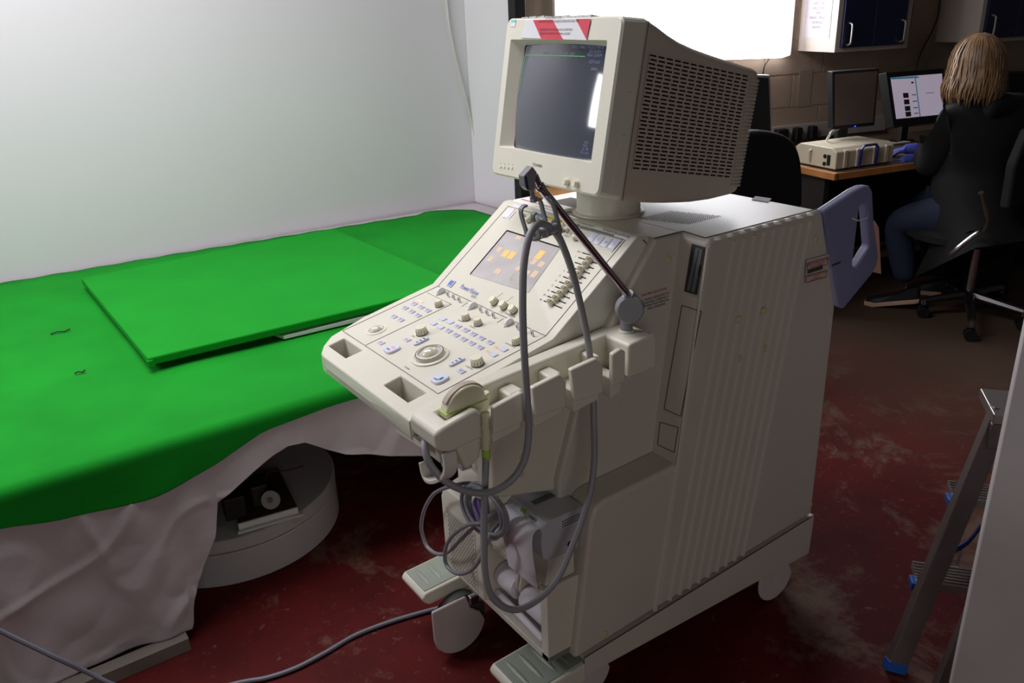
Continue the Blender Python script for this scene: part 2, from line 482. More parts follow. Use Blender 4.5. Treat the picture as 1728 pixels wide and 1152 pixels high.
# turntable drum under the table
TTM = mat('off_white_laminate', (190, 186, 186), .5, var=.03)
C0 = V(-.38, 1.29, 0)
dr = root('photo_turntable', C0, 'round white turntable drum standing on the floor under the table', 'turntable')
df = Fr(C0, V(1, 0, 0), V(0, 1, 0), V(0, 0, 1))
MB().lathe(df, [(.326, 0), (.33, .004), (.33, .104), (.327, .107)], 72).build('drum_base', TTM, dr, smooth=30)
MB().lathe(df, [(.322, .106), (.322, .111)], 72).build('groove', SEAM, dr)
MB().lathe(df, [(.328, .111), (.331, .113), (.331, .148), (.327, .151)], 72).build('turntable_top', TTM, dr, smooth=30)
e0 = at(405, 888, 'z', .165); e1 = at(503, 860, 'z', .165)
ex = (e1 - e0).normalized(); ey = V(0, 0, 1).cross(ex)
tf = Fr(e0, ex, ey, V(0, 0, 1)); tw = (e1 - e0).length
mo = root('motor_tray', tf.p(tw / 2, .1, -.014), 'dark tray carrying a motor and white pulley, resting on the round turntable', 'tray')
MB().box(0, tw, .006, .26, -.013, .006, tf).build('tray_board', mat('dark_brown_board', (58, 44, 26), .6, var=.2), mo)
MB().box(-.004, tw, 0, .006, -.013, .008, tf).build('tray_edge', WHITE, mo)
MB().box(-.01, tw + .012, -.016, -.006, -.0135, -.009, tf).build('edge_strip', WHITE, mo)
pc = at(457, 843, 'z', .205)
pf = Fr(pc, CR, CU, -CF)
pu = MB().lathe(pf, [(.027, -.004), (.027, .004)], 28).build('pulley', mat('worn_white_disc', (170, 164, 160), .6), mo)
MB().lathe(pf, [(.008, .004), (.008, .010)], 16).build('pulley_hub', GREY, pu)
MB().box(-.13, -.07, -.005, .05, -.03, .04, Fr(pc - ex * .0, ex, ey, V(0, 0, 1))).build('motor_block', DARK, mo, bevel=.004)
MB().box(-.045, .0, .04, .12, -.035, .03, Fr(pc, ex, ey, V(0, 0, 1))).build('gear_case', mat('oily_steel', (70, 66, 60), .4, .6), mo, bevel=.003)
MB().tube(catmull([pc + V(.0, .03, .0), pc + V(.03, .10, .03), pc + V(.1, .13, .0), pc + V(.16, .16, -.02)], 6), .002, 6).build('wire', mat('dull_red_wire', (90, 34, 30), .6), mo)

# ================================================================== FOREGROUND BOARD AND STEPLADDER
pb = at(1600, 1152, 'x', .60); ptp = at(1728, 592, 'x', .60)
dx = V(.50, -.866, 0)
ePB = V(.60, (pb.y + ptp.y) / 2, 0)
bo = MB()
nB = V(-.866, -.5, 0)
top0 = 1.15
bo.hexa([ePB, ePB + dx * .75, ePB + dx * .75 - nB * .035, ePB - nB * .035] + [x + V(0, 0, top0) for x in (ePB, ePB + dx * .75, ePB + dx * .75 - nB * .035, ePB - nB * .035)])
bo.build('partition_board', mat('scuffed_grey_white_board', (196, 190, 190), .6, var=.10, scale=3.5), None, bevel=.003, label='tall scuffed off-white board standing at the right edge, nearest the viewer', cat='board')

ALU = mat('dull_aluminium', (132, 118, 116), .45, .55, var=.06, scale=20)
BLUE = mat('blue_plastic_cap', (28, 96, 190), .45)
ld = root('step_ladder', (.78, -.34, 0), 'aluminium stepladder with blue plastic feet, folded behind the off-white board', 'ladder')
R0 = at(1512, 1119, 'z', .02); R1 = at(1690, 690, 'z', .62)
lat = V(.62, -.78, 0)                                   # across the ladder, hidden by the board
rax = (R1 - R0).normalized(); rn = rax.cross(lat).normalized()
if rn.dot(CP - R0) < 0: rn = -rn


def rail(p0, p1, w_, t_, name='rail', mt=ALU):
    d = (p1 - p0).normalized(); s = CR - d * CR.dot(d); s.normalize(); q_ = d.cross(s)
    return MB().hexa([p0 - s * w_ / 2 - q_ * t_ / 2, p0 + s * w_ / 2 - q_ * t_ / 2, p0 + s * w_ / 2 + q_ * t_ / 2, p0 - s * w_ / 2 + q_ * t_ / 2,
                      p1 - s * w_ / 2 - q_ * t_ / 2, p1 + s * w_ / 2 - q_ * t_ / 2, p1 + s * w_ / 2 + q_ * t_ / 2, p1 - s * w_ / 2 + q_ * t_ / 2]).build(name, mt, ld, bevel=.002)


rail(R0, R1, .046, .024)
rail(R0 - rax * .018, R0 + rax * .006, .048, .028, 'foot_cap', BLUE)
S0 = at(1556, 1150, 'z', .06) + V(.03, -.03, 0); S1 = at(1672, 880, 'z', .42) + V(.03, -.03, 0); S0 = S0 + (S0 - S1) * .12
rail(S0, S1, .036, .02); rail(S0 - (S1 - S0).normalized() * .016, S0, .038, .024, 'foot_cap', BLUE)
rail(R0 + lat * .4, R1 + lat * .4, .040, .022); rail(S0 + lat * .36, S1 + lat * .36, .036, .02)
back = V(lat.y, -lat.x, 0)
if back.dot(V(1, .2, 0)) < 0: back = -back
for (px, py, zz) in ((1607, 852, .36), (1545, 992, .18)):
    c = at(px, py, 'z', zz)
    tread = MB().hexa([c + x for x in (V(0, 0, 0), lat * .40, lat * .40 + back * .08, back * .08)] + [c + x + V(0, 0, .022) for x in (V(0, 0, 0), lat * .40, lat * .40 + back * .08, back * .08)]).build('tread', mat('bright_aluminium', (170, 164, 160), .35, .7), ld, bevel=.002)
    for k in range(6):
        b0 = c + back * (.008 + .012 * k) + V(0, 0, .022)
        MB().hexa([b0 + x for x in (V(0, 0, 0), lat * .39, lat * .39 + back * .005, back * .005)] + [b0 + x + V(0, 0, .0025) for x in (V(0, 0, 0), lat * .39, lat * .39 + back * .005, back * .005)]).build('tread_ridge', ALU, tread)
    MB().hexa([c + x for x in (lat * -.012 - back * .006 - V(0, 0, .003), lat * .03 - back * .006 - V(0, 0, .003), lat * .03 + back * .03, lat * -.012 + back * .03)] + [c + x + V(0, 0, .016) for x in (lat * -.010 - back * .006, lat * .03 - back * .006, lat * .03 + back * .03, lat * -.012 + back * .03)]).build('tread_cap', BLUE, ld, bevel=.002)
    MB().hexa([c + x for x in (lat * .035 + back * .05, lat * .10 + back * .05, lat * .10 + back * .085, lat * .035 + back * .085)] + [c + x + V(0, 0, .016) for x in (lat * .035 + back * .05, lat * .10 + back * .05, lat * .10 + back * .085, lat * .035 + back * .085)]).build('tread_cap', BLUE, ld, bevel=.002)
b = at(1656, 872, 'z', .30)
MB().tube([at(1628, 935, 'z', .24) + back * .03, at(1606, 1010, 'z', .14) + back * .03], .003, 6).build('stay_rod', CHROME, ld)
MB().bar(catmull([at(1618, 944, 'z', .24) + back * .04, at(1640, 930, 'z', .26) + back * .04, at(1660, 905, 'z', .28) + back * .04], 5), V(0, 0, 1), .016, .004).build('strap', mat('dark_blue_strap', (20, 44, 120), .7), ld)
pt = at(1674, 716, 'z', .60)
MB().hexa([pt + x for x in (V(0, 0, 0), lat * .38, lat * .38 + back * .14, back * .14)] + [pt + x + V(0, 0, .025) for x in (V(0, 0, 0), lat * .38, lat * .38 + back * .14, back * .14)]).build('top_platform', mat('bright_aluminium', (170, 164, 160), .35, .7), ld, bevel=.003)
MB().hexa([pt + x - V(0, 0, .06) for x in (V(.0, 0, 0), lat * .03, lat * .03 + back * .05, back * .05)] + [pt + x for x in (V(0, 0, 0), lat * .03, lat * .03 + back * .05, back * .05)]).build('hinge_plate', ALU, ld, bevel=.002)
# ================================================================== ULTRASOUND MACHINE
M_ = root('ultrasound_machine', (.35, .27, 0), 'large cream ultrasound scanner cart with control console and tube monitor', 'medical machine')


def P(x, y, z): return V(x, y, z)


def prismY(poly, y0, y1, name, mt, parent, bevel=.006, seg=3, **kw):
    return MB().prism([V(x, y0, z) for x, z in poly], (0, y1 - y0, 0)).build(name, mt, parent, bevel=bevel, seg=seg, **kw)


# --- main body ------------------------------------------------------------------
rb = prismY([(.220, .200), (.789, .222), (.789, .805), (.700, 1.050), (.690, 1.055), (.332, 1.055), (.268, .564)], 0, .56, 'rear_housing', BODY, M_, .014, 4)
prismY([(.0, .195), (.35, .195), (.345, 1.0545), (.262, 1.0545), (.245, 1.03), (.13, .885), (.085, .80), (.055, .74), (.004, .585)], .078, .50, 'front_housing', BODY, M_, .008, 3)
prismY([(-.022, .186), (.262, .203), (.300, .5655), (.060, .5565), (.036, .548), (.024, .52)], .0012, .082, 'lower_side_cover', BODY, M_, .010, 4)
prismY([(.03, .19), (.2, .19), (.2, .56), (.04, .56)], .085, .50, 'lower_core', BODY, M_, .003)
prismY([(.0, .130), (.790, .097), (.796, .219), (.0, .184)], -.004, .535, 'base_skirt', BODY, M_, .004, 3)
# panel edge line of the low box and the raised ribs on the big side panel
def sidebar(name, x0, z0, x1, z1, w_, h_, mt=BODY, parent=rb, y=0.0):
    return MB().hexa([V(x0 - w_ / 2, y + .002, z0), V(x0 + w_ / 2, y + .002, z0), V(x0 + w_ / 2 - w_ * .25, y - h_, z0), V(x0 - w_ / 2 + w_ * .25, y - h_, z0),
                      V(x1 - w_ / 2, y + .002, z1), V(x1 + w_ / 2, y + .002, z1), V(x1 + w_ / 2 - w_ * .25, y - h_, z1), V(x1 - w_ / 2 + w_ * .25, y - h_, z1)]).build(name, mt, parent, smooth=10)
RIBM = mat('rib_plastic', (210, 202, 190), 0.42, var=0.03)
for i in range(9):
    t = i / 8
    sidebar('panel_rib', .262 + (.515 - .262) * t, .206 + .010 * t, .408 + (.655 - .408) * t, 1.040, .011, .004, RIBM)
sidebar('panel_edge', .214, .200, .272, .575, .010, .004, RIBM)
sidebar('panel_edge', .272, .575, .330, 1.040, .008, .002, RIBM)
for i in range(9):                                        # scallops over the top edge
    x = .36 + i * .037
    MB().ball(V(x, .005, 1.0515), .010, .012, .004, n=12, m=6).build('edge_scallop', RIBM, rb)
# dark seam round the deck panel
MB().bar([V(.34, .0165, 1.0556), V(.70, .0165, 1.0556)], V(0, 0, 1), .0012, .0022).build('deck_seam', SEAM, rb)
MB().bar([V(.345, .084, 1.0556), V(.262, .084, 1.0552)], V(0, 0, 1), .0012, .003).build('deck_seam', SEAM, rb)
MB().bar([V(.338, .0165, 1.0556), V(.346, .084, 1.0556)], V(0, 0, 1), .0012, .003).build('deck_seam', SEAM, rb)
# column face with drive slot and blank covers
def colq(pts, off=.001): return [V(.332, 0, 0)] and [onpl(a, b, V(.2727, 0, .60), V(-(1.055 - .6), 0, (.332 - .2727)).normalized()) + V(-off, 0, 0) for a, b in pts]
def colpanel(name, pts, mt, th=.002, parent=rb):
    q = colq(pts); return MB().prism(q, V(-th, 0, 0)).build(name, mt, parent)
colpanel('drive_slot', [(1169, 411), (1191, 417), (1177, 497), (1156, 491)], mat('dark_bezel', (40, 42, 44), .5), .0015)
dm = mat('drive_face', (96, 100, 102), .45)
colpanel('disk_drive', [(1176, 417), (1188, 420), (1174, 493), (1161, 489)], dm, .003)
colpanel('drive_shutter', [(1181, 420), (1182.2, 420.4), (1168, 491), (1166.8, 490.6)], mat('dark_bezel', (40, 42, 44), .5), .0036)
colpanel('drive_button', [(1182.5, 447), (1184, 447.4), (1181, 463), (1179.5, 462.6)], DARK, .0038)
CVR = mat('blank_cover_plastic', (196, 188, 174), .45)
def coloutline(name, pts):
    q = colq(pts, .0005); mb = MB()
    for i in range(len(q)):
        mb.bar([q[i], q[(i + 1) % len(q)]], V(1, 0, 0), .0012, .0014)
    return mb.build(name, SEAM, rb)
coloutline('cover_seam', [(1151, 515), (1184, 525), (1149, 702), (1121, 690)])
coloutline('cover_seam', [(1114, 712), (1145, 721), (1138, 763), (1110, 750)])
# screw caps
CAP = mat('yellowed_cap', (206, 196, 160), .45)
def capY(px, py, y, r=.0095, h=.003, parent=rb):
    c = at(px, py, 'y', y); fr = Fr(c, V(1, 0, 0), V(0, 0, 1), V(0, -1, 0))
    return MB().lathe(fr, [(r, -.002), (r, h * .6), (r * .75, h)], 18).build('screw_cap', CAP, parent)
capY(1376, 404, 0); capY(1287, 524, 0, .009, .007); capY(1245, 538, 0, .009, .007); capY(1400, 537, 0); capY(1128, 437, .078, .0085)
capY(987, 795, .078, .0075, .003); capY(1020, 1070, 0, .0085); capY(1367, 851, 0, .007)
sk = bpy.data.objects['base_skirt']
MB().bar([V(-.001, -.0048, .128), V(-.001, -.0048, .184)], V(0, 1, 0), .001, .0016).build('skirt_seam', SEAM, sk)
MB().bar([V(-.0, -.0046, .1845), V(.795, -.0046, .2195)], V(0, 1, 0), .0012, .002).build('skirt_seam', SEAM, sk)
# yellow moulding marks
for px, py in ((1248, 604), (1290, 588)):
    c = at(px, py, 'y', 0); MB().box(c.x - .003, c.x + .003, -.005, 0, c.z - .008, c.z + .008).build('mould_mark', CAP, rb)

# --- rear handles ------------------------------------------------------------------
def handle(y0, name):
    t = .024
    outer = [(.700, 1.052), (.812, 1.083), (.845, 1.088), (.868, 1.086), (.884, 1.070), (.905, .995), (.935, .925), (.945, .900), (.940, .876), (.925, .858), (.822, .792), (.808, .800)]
    hd = MB().prism([V(x, y0, z) for x, z in outer], (0, t, 0)).build(name, PURPLE, M_)
    hole = MB().prism([V(x, y0 - .02, z) for x, z in [(.838, 1.040), (.856, 1.048), (.866, 1.036), (.898, .935), (.852, .888), (.838, .900)]], (0, t + .04, 0))
    cut(hd, [hole]); fin(hd, .006, 3)
    return hd
h1 = handle(.0, 'rear_handle'); handle(.49, 'rear_handle')
text('handle_mark', 'НМЕК-4', .012, Fr(at(1411, 447, 'y', 0), V(1, 0, .12), V(0, 0, 1), V(0, -1, 0)), INK, h1, sx=1.2) if 0 else None
hm = at(1411, 446, 'y', -.001)
MB().bar([hm + V(-.014, 0, 0), hm + V(-.005, 0, .001), hm + V(.006, 0, .001), hm + V(.016, 0, .003)], V(0, 0, 1), .004, .0008).build('ink_scribble', INK, h1)

# --- stickers on the side panel -------------------------------------------------------
def sticker_frame(pts, name, lines, parent, tsize, y=0.0, th=.0015):
    q = [at(a, b, 'y', y) for a, b in pts]           # TL TR BR BL
    ex = (q[1] - q[0]).normalized(); ey = (q[0] - q[3]).normalized()
    mb = MB()
    for i in range(4): mb.bar([q[i] + V(0, -.0046, 0), q[(i + 1) % 4] + V(0, -.0046, 0)], V(0, 1, 0), .0008, th)
    s = mb.build(name, INKR, parent)
    c = (q[0] + q[1] + q[2] + q[3]) / 4; h = (q[0] - q[3]).length
    text('sticker_text', lines, tsize, Fr(c + V(0, -.0046, 0), ex, ey, V(0, -1, 0)), INKR, s, line=.9)
def plate(pts, name, y, off, mt, parent):
    q = [at(a, b, 'y', y) + V(0, -off, 0) for a, b in pts]
    return MB().prism(q, V(0, -.0005, 0)).build(name, mt, parent)
plate([(1358, 438), (1396, 428), (1393, 469), (1356, 477)], 'clear_label', 0, .0038, mat('clear_film', (196, 188, 176), .25), rb)
sticker_frame([(1360, 443), (1394, 433), (1393, 445), (1359, 455)], 'asset_sticker', 'EMENT HEALTHCARE\nN.H.S. TRUST', rb, .0085)
sticker_frame([(1358, 464.5), (1393, 455), (1391, 466), (1357, 476)], 'asset_sticker', 'WHEN ORDERING SPARES\nQUOTE\nNo. 0003 0017', rb, .0062)
cc_ = at(1375, 454.5, 'y', -.0046); mb = MB()
for k in range(22):
    x = cc_.x - .026 + k * .0025; mb.box(x, x + (.0011 if k % 3 else .0018), -.0052, -.0046, cc_.z - .005, cc_.z + .005)
mb.build('barcode', INK, rb)
pc0 = at(1107, 501, 'y', .0775)
fr_ = Fr(pc0, V(1, 0, .0), V(0, 0, 1), V(0, -1, 0))
fh = bpy.data.objects['front_housing']
text('warning_text', 'THE PRECAUTIONS', .0085, Fr(pc0 + V(-.006, 0, .012), V(1, 0, 0), V(0, 0, 1), V(0, -1, 0)), INKR, fh)
text('warning_text', 'HIGHLY SENSITIVE TO\nHANDLE CAREFULLY.\nOPERATION MANUAL\nAND CLEANING', .0072, Fr(pc0 + V(.002, 0, -.010), V(1, 0, 0), V(0, 0, 1), V(0, -1, 0)), INK, fh)

# --- console -----------------------------------------------------------------------------
cons = MB().prism([V(x, .02, z) for x, z in [(-.318, .792), (-.324, .812), (-.318, .832), (.010, .897), (.228, 1.0605), (.243, 1.062), (.262, 1.056), (.29, .998), (.148, .884), (.12, .83), (.0, .81)]], (0, .6, 0)).build('console', CREAM, M_)
plan = [(-.319, .086), (-.325, .30), (-.324, .44), (-.316, .485), (-.298, .513), (-.268, .540), (-.18, .560), (.0, .566), (.3, .572), (.3, .098), (.02, .096), (-.24, .088)]
keep(cons, MB().prism([V(x, y, .5) for x, y in plan], (0, 0, .8)))
sl = (.897 - .832) / .328
def kz(x): return .832 + (x + .318) * sl
KB = Fr(V(-.24, .12, kz(-.24)), V(0, -1, 0), V(1, 0, sl).normalized(), V(-sl, 0, 1).normalized())
s2 = (1.0605 - .897) / .218
SP = Fr(V(.010, .12, .897), V(0, -1, 0), V(1, 0, s2).normalized(), V(-s2, 0, 1).normalized())
def kb(px, py): return onpl(px, py, KB.o, KB.z)
def sp(px, py): return onpl(px, py, SP.o, SP.z)
def z3(x, y): return 510 + x * .2518, 470 + y * .2518
def z2(x, y): return 700 + x * .2518, 330 + y * .2518
def q1(x, y): return 820 + x * .1649, 330 + y * .1649
# hand holes through the front rim
cutters = []
for (y0, y1) in ((.405, .512), (.136, .250)):
    r = MB(); xa, xb_ = -.292, -.252
    top = [V(xa, y0, .90), V(xb_ + .004, y0, .90), V(xb_ + .004, y1, .90), V(xa, y1, .90)]
    bot = [V(xa + .004, y0 + .02, .76), V(xb_ - .006, y0 + .02, .76), V(xb_ - .006, y1 - .02, .76), V(xa + .004, y1 - .02, .76)]
    r.hexa(bot + top); cutters.append(r)
cut(cons, cutters); fin(cons, .007, 4)
# inner seam outlines
def line_on(fr, pts, name='panel_seam', w_=.0011, parent=cons, mt=SEAM, closed=False):
    mb = MB(); q = [fr.p(*fr.loc(p)[:2], .0004) for p in pts]
    if closed: q.append(q[0])
    for a, b in zip(q, q[1:]): mb.bar([a, b], fr.z, .0008, w_)
    return mb.build(name, mt, parent)
W_ = .419
line_on(KB, [KB.p(0, .26), KB.p(0, 0), KB.p(-W_, 0), KB.p(-W_, .26)])
line_on(SP, [SP.p(0, 0), SP.p(0, .262), SP.p(-W_, .262), SP.p(-W_, 0)])
line_on(KB, [KB.p(-.002, .2545), KB.p(-W_, .2545)])
line_on(KB, [kb(*z3(425, 447)), kb(*z3(1000, 172))], w_=.0008)
line_on(KB, [kb(*z3(1000, 172)), kb(*z3(838, 95))], w_=.0004)
for a, b in (((1110, 160), (1070, 187)), ((1350, 268), (1305, 296))): line_on(KB, [kb(*z3(*a)), kb(*z3(*b))], w_=.0006)
line_on(SP, [sp(*z2(1320, 380)), sp(*z2(1410, 280))], w_=.0005)
# side seam of the console against the body
sm = [at(1085, 404, 'y', .0965), at(1103, 425, 'y', .0965), at(1106, 436, 'y', .0965), at(1070, 488, 'y', .0965), at(1013, 556, 'y', .0965), at(1011, 562, 'y', .0965)]
MB().bar(sm, V(0, 1, 0), .0012, .0022).build('side_seam', SEAM, cons)

# keys -------------------------------------------------------------------------------------
kw, kh = .0185, .0125
def key_mesh(w_, h_, r, t, name, marks=0, red=False, mt=KEY):
    mb = MB(); ring = lambda s, z: [V(x * s, y * s, z) for x, y in rrect(w_, h_, r, 3)]
    mb.loft([ring(1, -.001), ring(1, t * .7), ring(.93, t)])
    for k in range(marks):
        y = -h_ * .24 + k * h_ * .24
        wd = w_ * (.20 + .1 * ((k * 7) % 3))
        mb.box(-wd, wd, y - h_ * .05, y + h_ * .05, t, t + .0003, mi=1)
    if red: mb.box(-w_ * .08, w_ * .26, -h_ * .02, h_ * .20, t, t + .0002, mi=2)
    return mb.me(name, [mt, mat('key_ink', (108, 112, 140), .6), mat('pale_red_ink', (232, 170, 168), .6)], V(0, 0, 0))[0]
def put(me, fr, P_, parent=cons, ang=0.0, name=None, lift=0.0, label=None):
    a, b, _ = fr.loc(P_); me.polygons.foreach_set('use_smooth', [True] * len(me.polygons)); me.set_sharp_from_angle(angle=math.radians(35))
    o = inst(name or me.name, me, parent, fr.sub(a, b, lift, ang))
    if label: o['label'] = label
    return o
kb_plain = key_mesh(kw, kh, .001, .0022, 'key'); kb_mark = key_mesh(kw, kh, .001, .0022, 'key', 3); kb_red = key_mesh(kw, kh, .001, .0022, 'key', 2, True)
for x, y in ((530, 431), (703, 411), (1043, 320)): put(kb_red, KB, kb(*z3(x, y)))
for x, y in ((750, 170), (797, 193), (690, 198), (734, 222), (840, 215), (776, 248), (615, 256), (660, 278), (980, 352), (1095, 347), (1030, 380), (1147, 374), (1082, 408), (1200, 401), (1136, 435), (1258, 430), (1192, 463), (1066, 622)): put(kb_mark, KB, kb(*z3(x, y)))
for x, y in ((942, 272), (880, 302), (992, 293), (928, 327), (1350, 476), (1283, 511)): put(kb_plain, KB, kb(*z3(x, y)))
pill = key_mesh(.013, .036, .006, .004, 'rocker_key', 3)
for x, y in ((797, 424), (1037, 562)): put(pill, KB, kb(*z3(x, y)))
big = key_mesh(.034, .032, .010, .005, 'round_key', 1, True)
put(big, KB, kb(*z3(602, 475)))
big2 = key_mesh(.034, .032, .010, .005, 'round_key', 1, False)
bk = put(big2, KB, kb(*z3(922, 676)))
g = KB.sub(*KB.loc(kb(*z3(935, 663)))[:2], .0054)
MB().box(-.002, .008, -.004, .004, 0, .0003, g).build('key_print', mat('mint_print', (150, 220, 205), .6), bk)
text('key_print', 'PRINT', .006, KB.sub(*KB.loc(kb(*z3(908, 683)))[:2], .005), INKB, bk) if 0 else None
# pale printed tags beside the blank keys
PEACH = mat('peach_print', (238, 220, 196), .6); ORNG = mat('orange_print', (214, 140, 90), .6)
for (x, y, s, ln) in ((1302, 462, 'CINE', .017), (1243, 490, 'STILL', .017), (790, 152, '', .024)):
    fr = KB.sub(*KB.loc(kb(*z3(x, y)))[:2], .0002)
    MB().box(-ln / 2, ln / 2, -.0035, .0035, 0, .0004, fr).build('print_tag', PEACH, cons)
    if s: text('print_text', s, .0062, fr, ORNG, cons)
for (x, y, s) in ((1395, 447, 'A.ACOUSTIC'), (1118, 597, 'C-DEPTH'), (745, 388, 'PAN'), (1140, 325, 'D.GAIN'), (1062, 285, 'B.GAIN'), (702, 600, 'M-GAIN'), (1393, 245, 'M ANGLE CW')):
    f_ = (SP if 'ANGLE' in s else KB); pt_ = (sp if 'ANGLE' in s else kb)(*z3(x, y))
    text('print_text', s, .0058, f_.sub(*f_.loc(pt_)[:2], 0), INK, cons)
# knobs --------------------------------------------------------------------------------------
def knob_mesh(r, h, name='control_knob'):
    mb = MB(); n = 28; rings = []
    for (k_, z) in ((1.02, -.001), (1.02, .001), (1.0, .0012), (.94, h * .85), (.88, h)):
        rings.append([V(r * k_ * (1 - (.03 if (i % 2 and .001 < z < h * .9) else 0)) * math.cos(2 * math.pi * i / n), r * k_ * (1 - (.03 if (i % 2 and .001 < z < h * .9) else 0)) * math.sin(2 * math.pi * i / n), z) for i in range(n)])
    mb.loft(rings)
    mb.lathe(WF, [(r * 1.08, -.001), (r * 1.08, .0016)], 24, mi=1)
    for k in range(12):
        a = 2 * math.pi * k / 12; fr = Fr((0, 0, 0), (math.cos(a), math.sin(a), 0), (-math.sin(a), math.cos(a), 0), (0, 0, 1))
        mb.box(r * .95, r * 1.0, -.0005, .0005, .003, h * .62, fr, mi=2)
    return mb.me(name, [KNOB, SEAM, mat('faint_tick', (120, 116, 96), .6)], V(0, 0, 0))[0]
kl, ks, kss = knob_mesh(.0125, .0165), knob_mesh(.0088, .0145), knob_mesh(.0078, .013)
for x, y in ((804, 368), (1177, 574)): put(kl, KB, kb(*z3(x, y)))
for x, y in ((918, 184), (1100, 274), (1180, 309), (1437, 436)): put(ks, KB, kb(*z3(x, y)))
for x, y in ((1292, 160), (1356, 190), (1420, 218)): put(ks, SP, sp(*z3(x, y)))
# paddle switches along the fold ------------------------------------------------------------------
PADW = mat('white_paddle', (232, 232, 236), .35)
def paddle(rnd):
    mb = MB(); pts = []
    if rnd:
        pts = [(-.011, -.001)] + [(-.011 + .0 + .011 * (1 - math.cos(a)), .004 + .010 * math.sin(a)) for a in frange(0, math.pi, 8)] + [(.011, -.001)]
    else: pts = [(-.0033, -.001)] + [(.0037 * -math.cos(a), .010 + .005 * math.sin(a)) for a in frange(0, math.pi, 6)] + [(.0033, -.001)]
    t = .0035 if not rnd else .006
    if rnd: mb.prism([V(-t / 2, x, z) for x, z in pts], V(t, 0, 0))
    else: mb.prism([V(x, -t / 2, z) for x, z in pts], V(0, t, 0))
    mb.box(-.0048, .0010, -.0011, .0011, 0, .0006, mi=1) if not rnd else mb.box(-.0013, .0013, -.0135, -.010, 0, .0006, mi=1)
    mb.box(-.002, .002, -t / 2 - .0004, -t / 2 - .0001, .004, .0105, mi=2) if not rnd else mb.box(-t / 2 - .0004, -t / 2, -.005, .005, .004, .010, mi=2)
    return mb.me('paddle_switch', [PADW, HOLE, mat('key_ink', (108, 112, 140), .6)], V(0, 0, 0))[0]
pr_, pn_ = paddle(True), paddle(False)
for x, y in ((932, 98), (1145, 196), (1388, 308)): put(pr_, KB, kb(*z3(x, y)))
for x, y in ((980, 122), (1018, 140), (1056, 158), (1200, 226), (1242, 245), (1285, 263), (1447, 342), (1495, 362), (1545, 384)): put(pn_, KB, kb(*z3(x, y)))
# track balls ---------------------------------------------------------------------------------------
GLZ = mat('glossy_cream', (214, 210, 190), .15, coat=.6)
c = KB.sub(*KB.loc(kb(*z3(860, 522)))[:2], 0)
tbm = MB().lathe(c, [(.0395, 0), (.0385, .003), (.034, .0045), (.034, .0025), (.031, .003), (.029, .010), (.0245, .012), (.024, .008)], 48).build('trackball_ring', mat('cream_plastic', (222, 217, 197)), cons, smooth=25)
MB().lathe(c, [(.0245, .0082), (.020, .0085)], 32).build('inner_collar', mat('silver_plastic', (190, 192, 196), .3), tbm)
mb = MB()
for k in range(44):
    a = 2 * math.pi * k / 44; mb.box(-.0008, .0008, -.0012, .0012, 0, .0008, Fr(c.p(.0285 * math.cos(a), .0285 * math.sin(a), .0105), c.x, c.y, c.z))
mb.build('ring_notches', mat('faint_tick', (120, 116, 96)), tbm, kind='stuff')
MB().ball(c.p(0, 0, .002), .0195, .0195, .0175, c, 28, 10, hemi=True).build('trackball', GLZ, cons)
c = KB.sub(*KB.loc(kb(*z3(497, 345)))[:2], 0)
t2 = MB().lathe(c, [(.0235, 0), (.0225, .0018), (.0185, .0022), (.0185, .001)], 36).build('trackball_ring', KNOB, cons, smooth=25)
MB().lathe(c, [(.0182, .0012), (.016, .002)], 32).build('inner_collar', mat('silver_plastic', (190, 192, 196), .3), t2)
MB().ball(c.p(0, 0, -.002), .0155, .0155, .0125, c, 24, 8, hemi=True).build('trackball', GLZ, cons)
# screen-plane items ----------------------------------------------------------------------------------
LCDM = mat('lcd_glass', (176, 172, 172), .14, emit=(158, 154, 156), estr=.22, var=.10, scale=22, coat=.4)
l0 = [sp(856, 389.5), sp(946, 418), sp(892, 494), sp(794, 463)]
mb = MB().prism([a + SP.z * .0002 for a in l0], SP.z * .0008)
lcd = mb.build('touch_screen', LCDM, cons)
lf = Fr(l0[3], (l0[2] - l0[3]).normalized(), (l0[0] - l0[3]).normalized(), SP.z); lw, lh = (l0[2] - l0[3]).length, (l0[0] - l0[3]).length
mb = MB()
for a, b in ((l0[0], l0[1]), (l0[3], l0[0])): mb.bar([a + SP.z * .001, b + SP.z * .001], SP.z, .002, .003)
mb.build('screen_edge', HOLE, cons)
OR1 = mat('lit_amber', (232, 186, 110), .4, emit=(240, 184, 100), estr=.22); OR2 = mat('dim_amber', (206, 182, 156), .4, emit=(214, 184, 150), estr=.16)
for (x, y, w_, h_, m_) in ((205, 595, 58, 50, OR1), (265, 615, 60, 50, OR1), (555, 610, 62, 60, OR1), (140, 555, 55, 35, OR2), (50, 650, 50, 35, OR2), (495, 680, 50, 38, OR2), (570, 705, 55, 38, OR2), (335, 435, 60, 25, OR2), (430, 650, 40, 30, OR2), (330, 750, 50, 30, OR2), (425, 790, 55, 30, OR2), (500, 805, 55, 45, OR2), (125, 778, 65, 35, OR2)):
    f_ = SP.sub(*SP.loc(sp(*q1(x, y)))[:2], .0012)
    MB().box(-w_ * .00016, w_ * .00016, -h_ * .00020, h_ * .00020, 0, .0003, f_).build('lit_button', m_, lcd)
mb = MB()
fpts = [q1(250, 860), q1(290, 795), q1(470, 845)]
for a, b in zip(fpts, fpts[1:]): mb.bar([sp(*a) + SP.z * .0014, sp(*b) + SP.z * .0014], SP.z, .0004, .0008)
for k in range(4): mb.bar([sp(*q1(235 + k * 6, 840 + k * 18)) + SP.z * .0014, sp(*q1(430 - k * 5, 905 + k * 14)) + SP.z * .0014], SP.z, .0004, .0005)
mb.build('display_line', OR2, lcd)
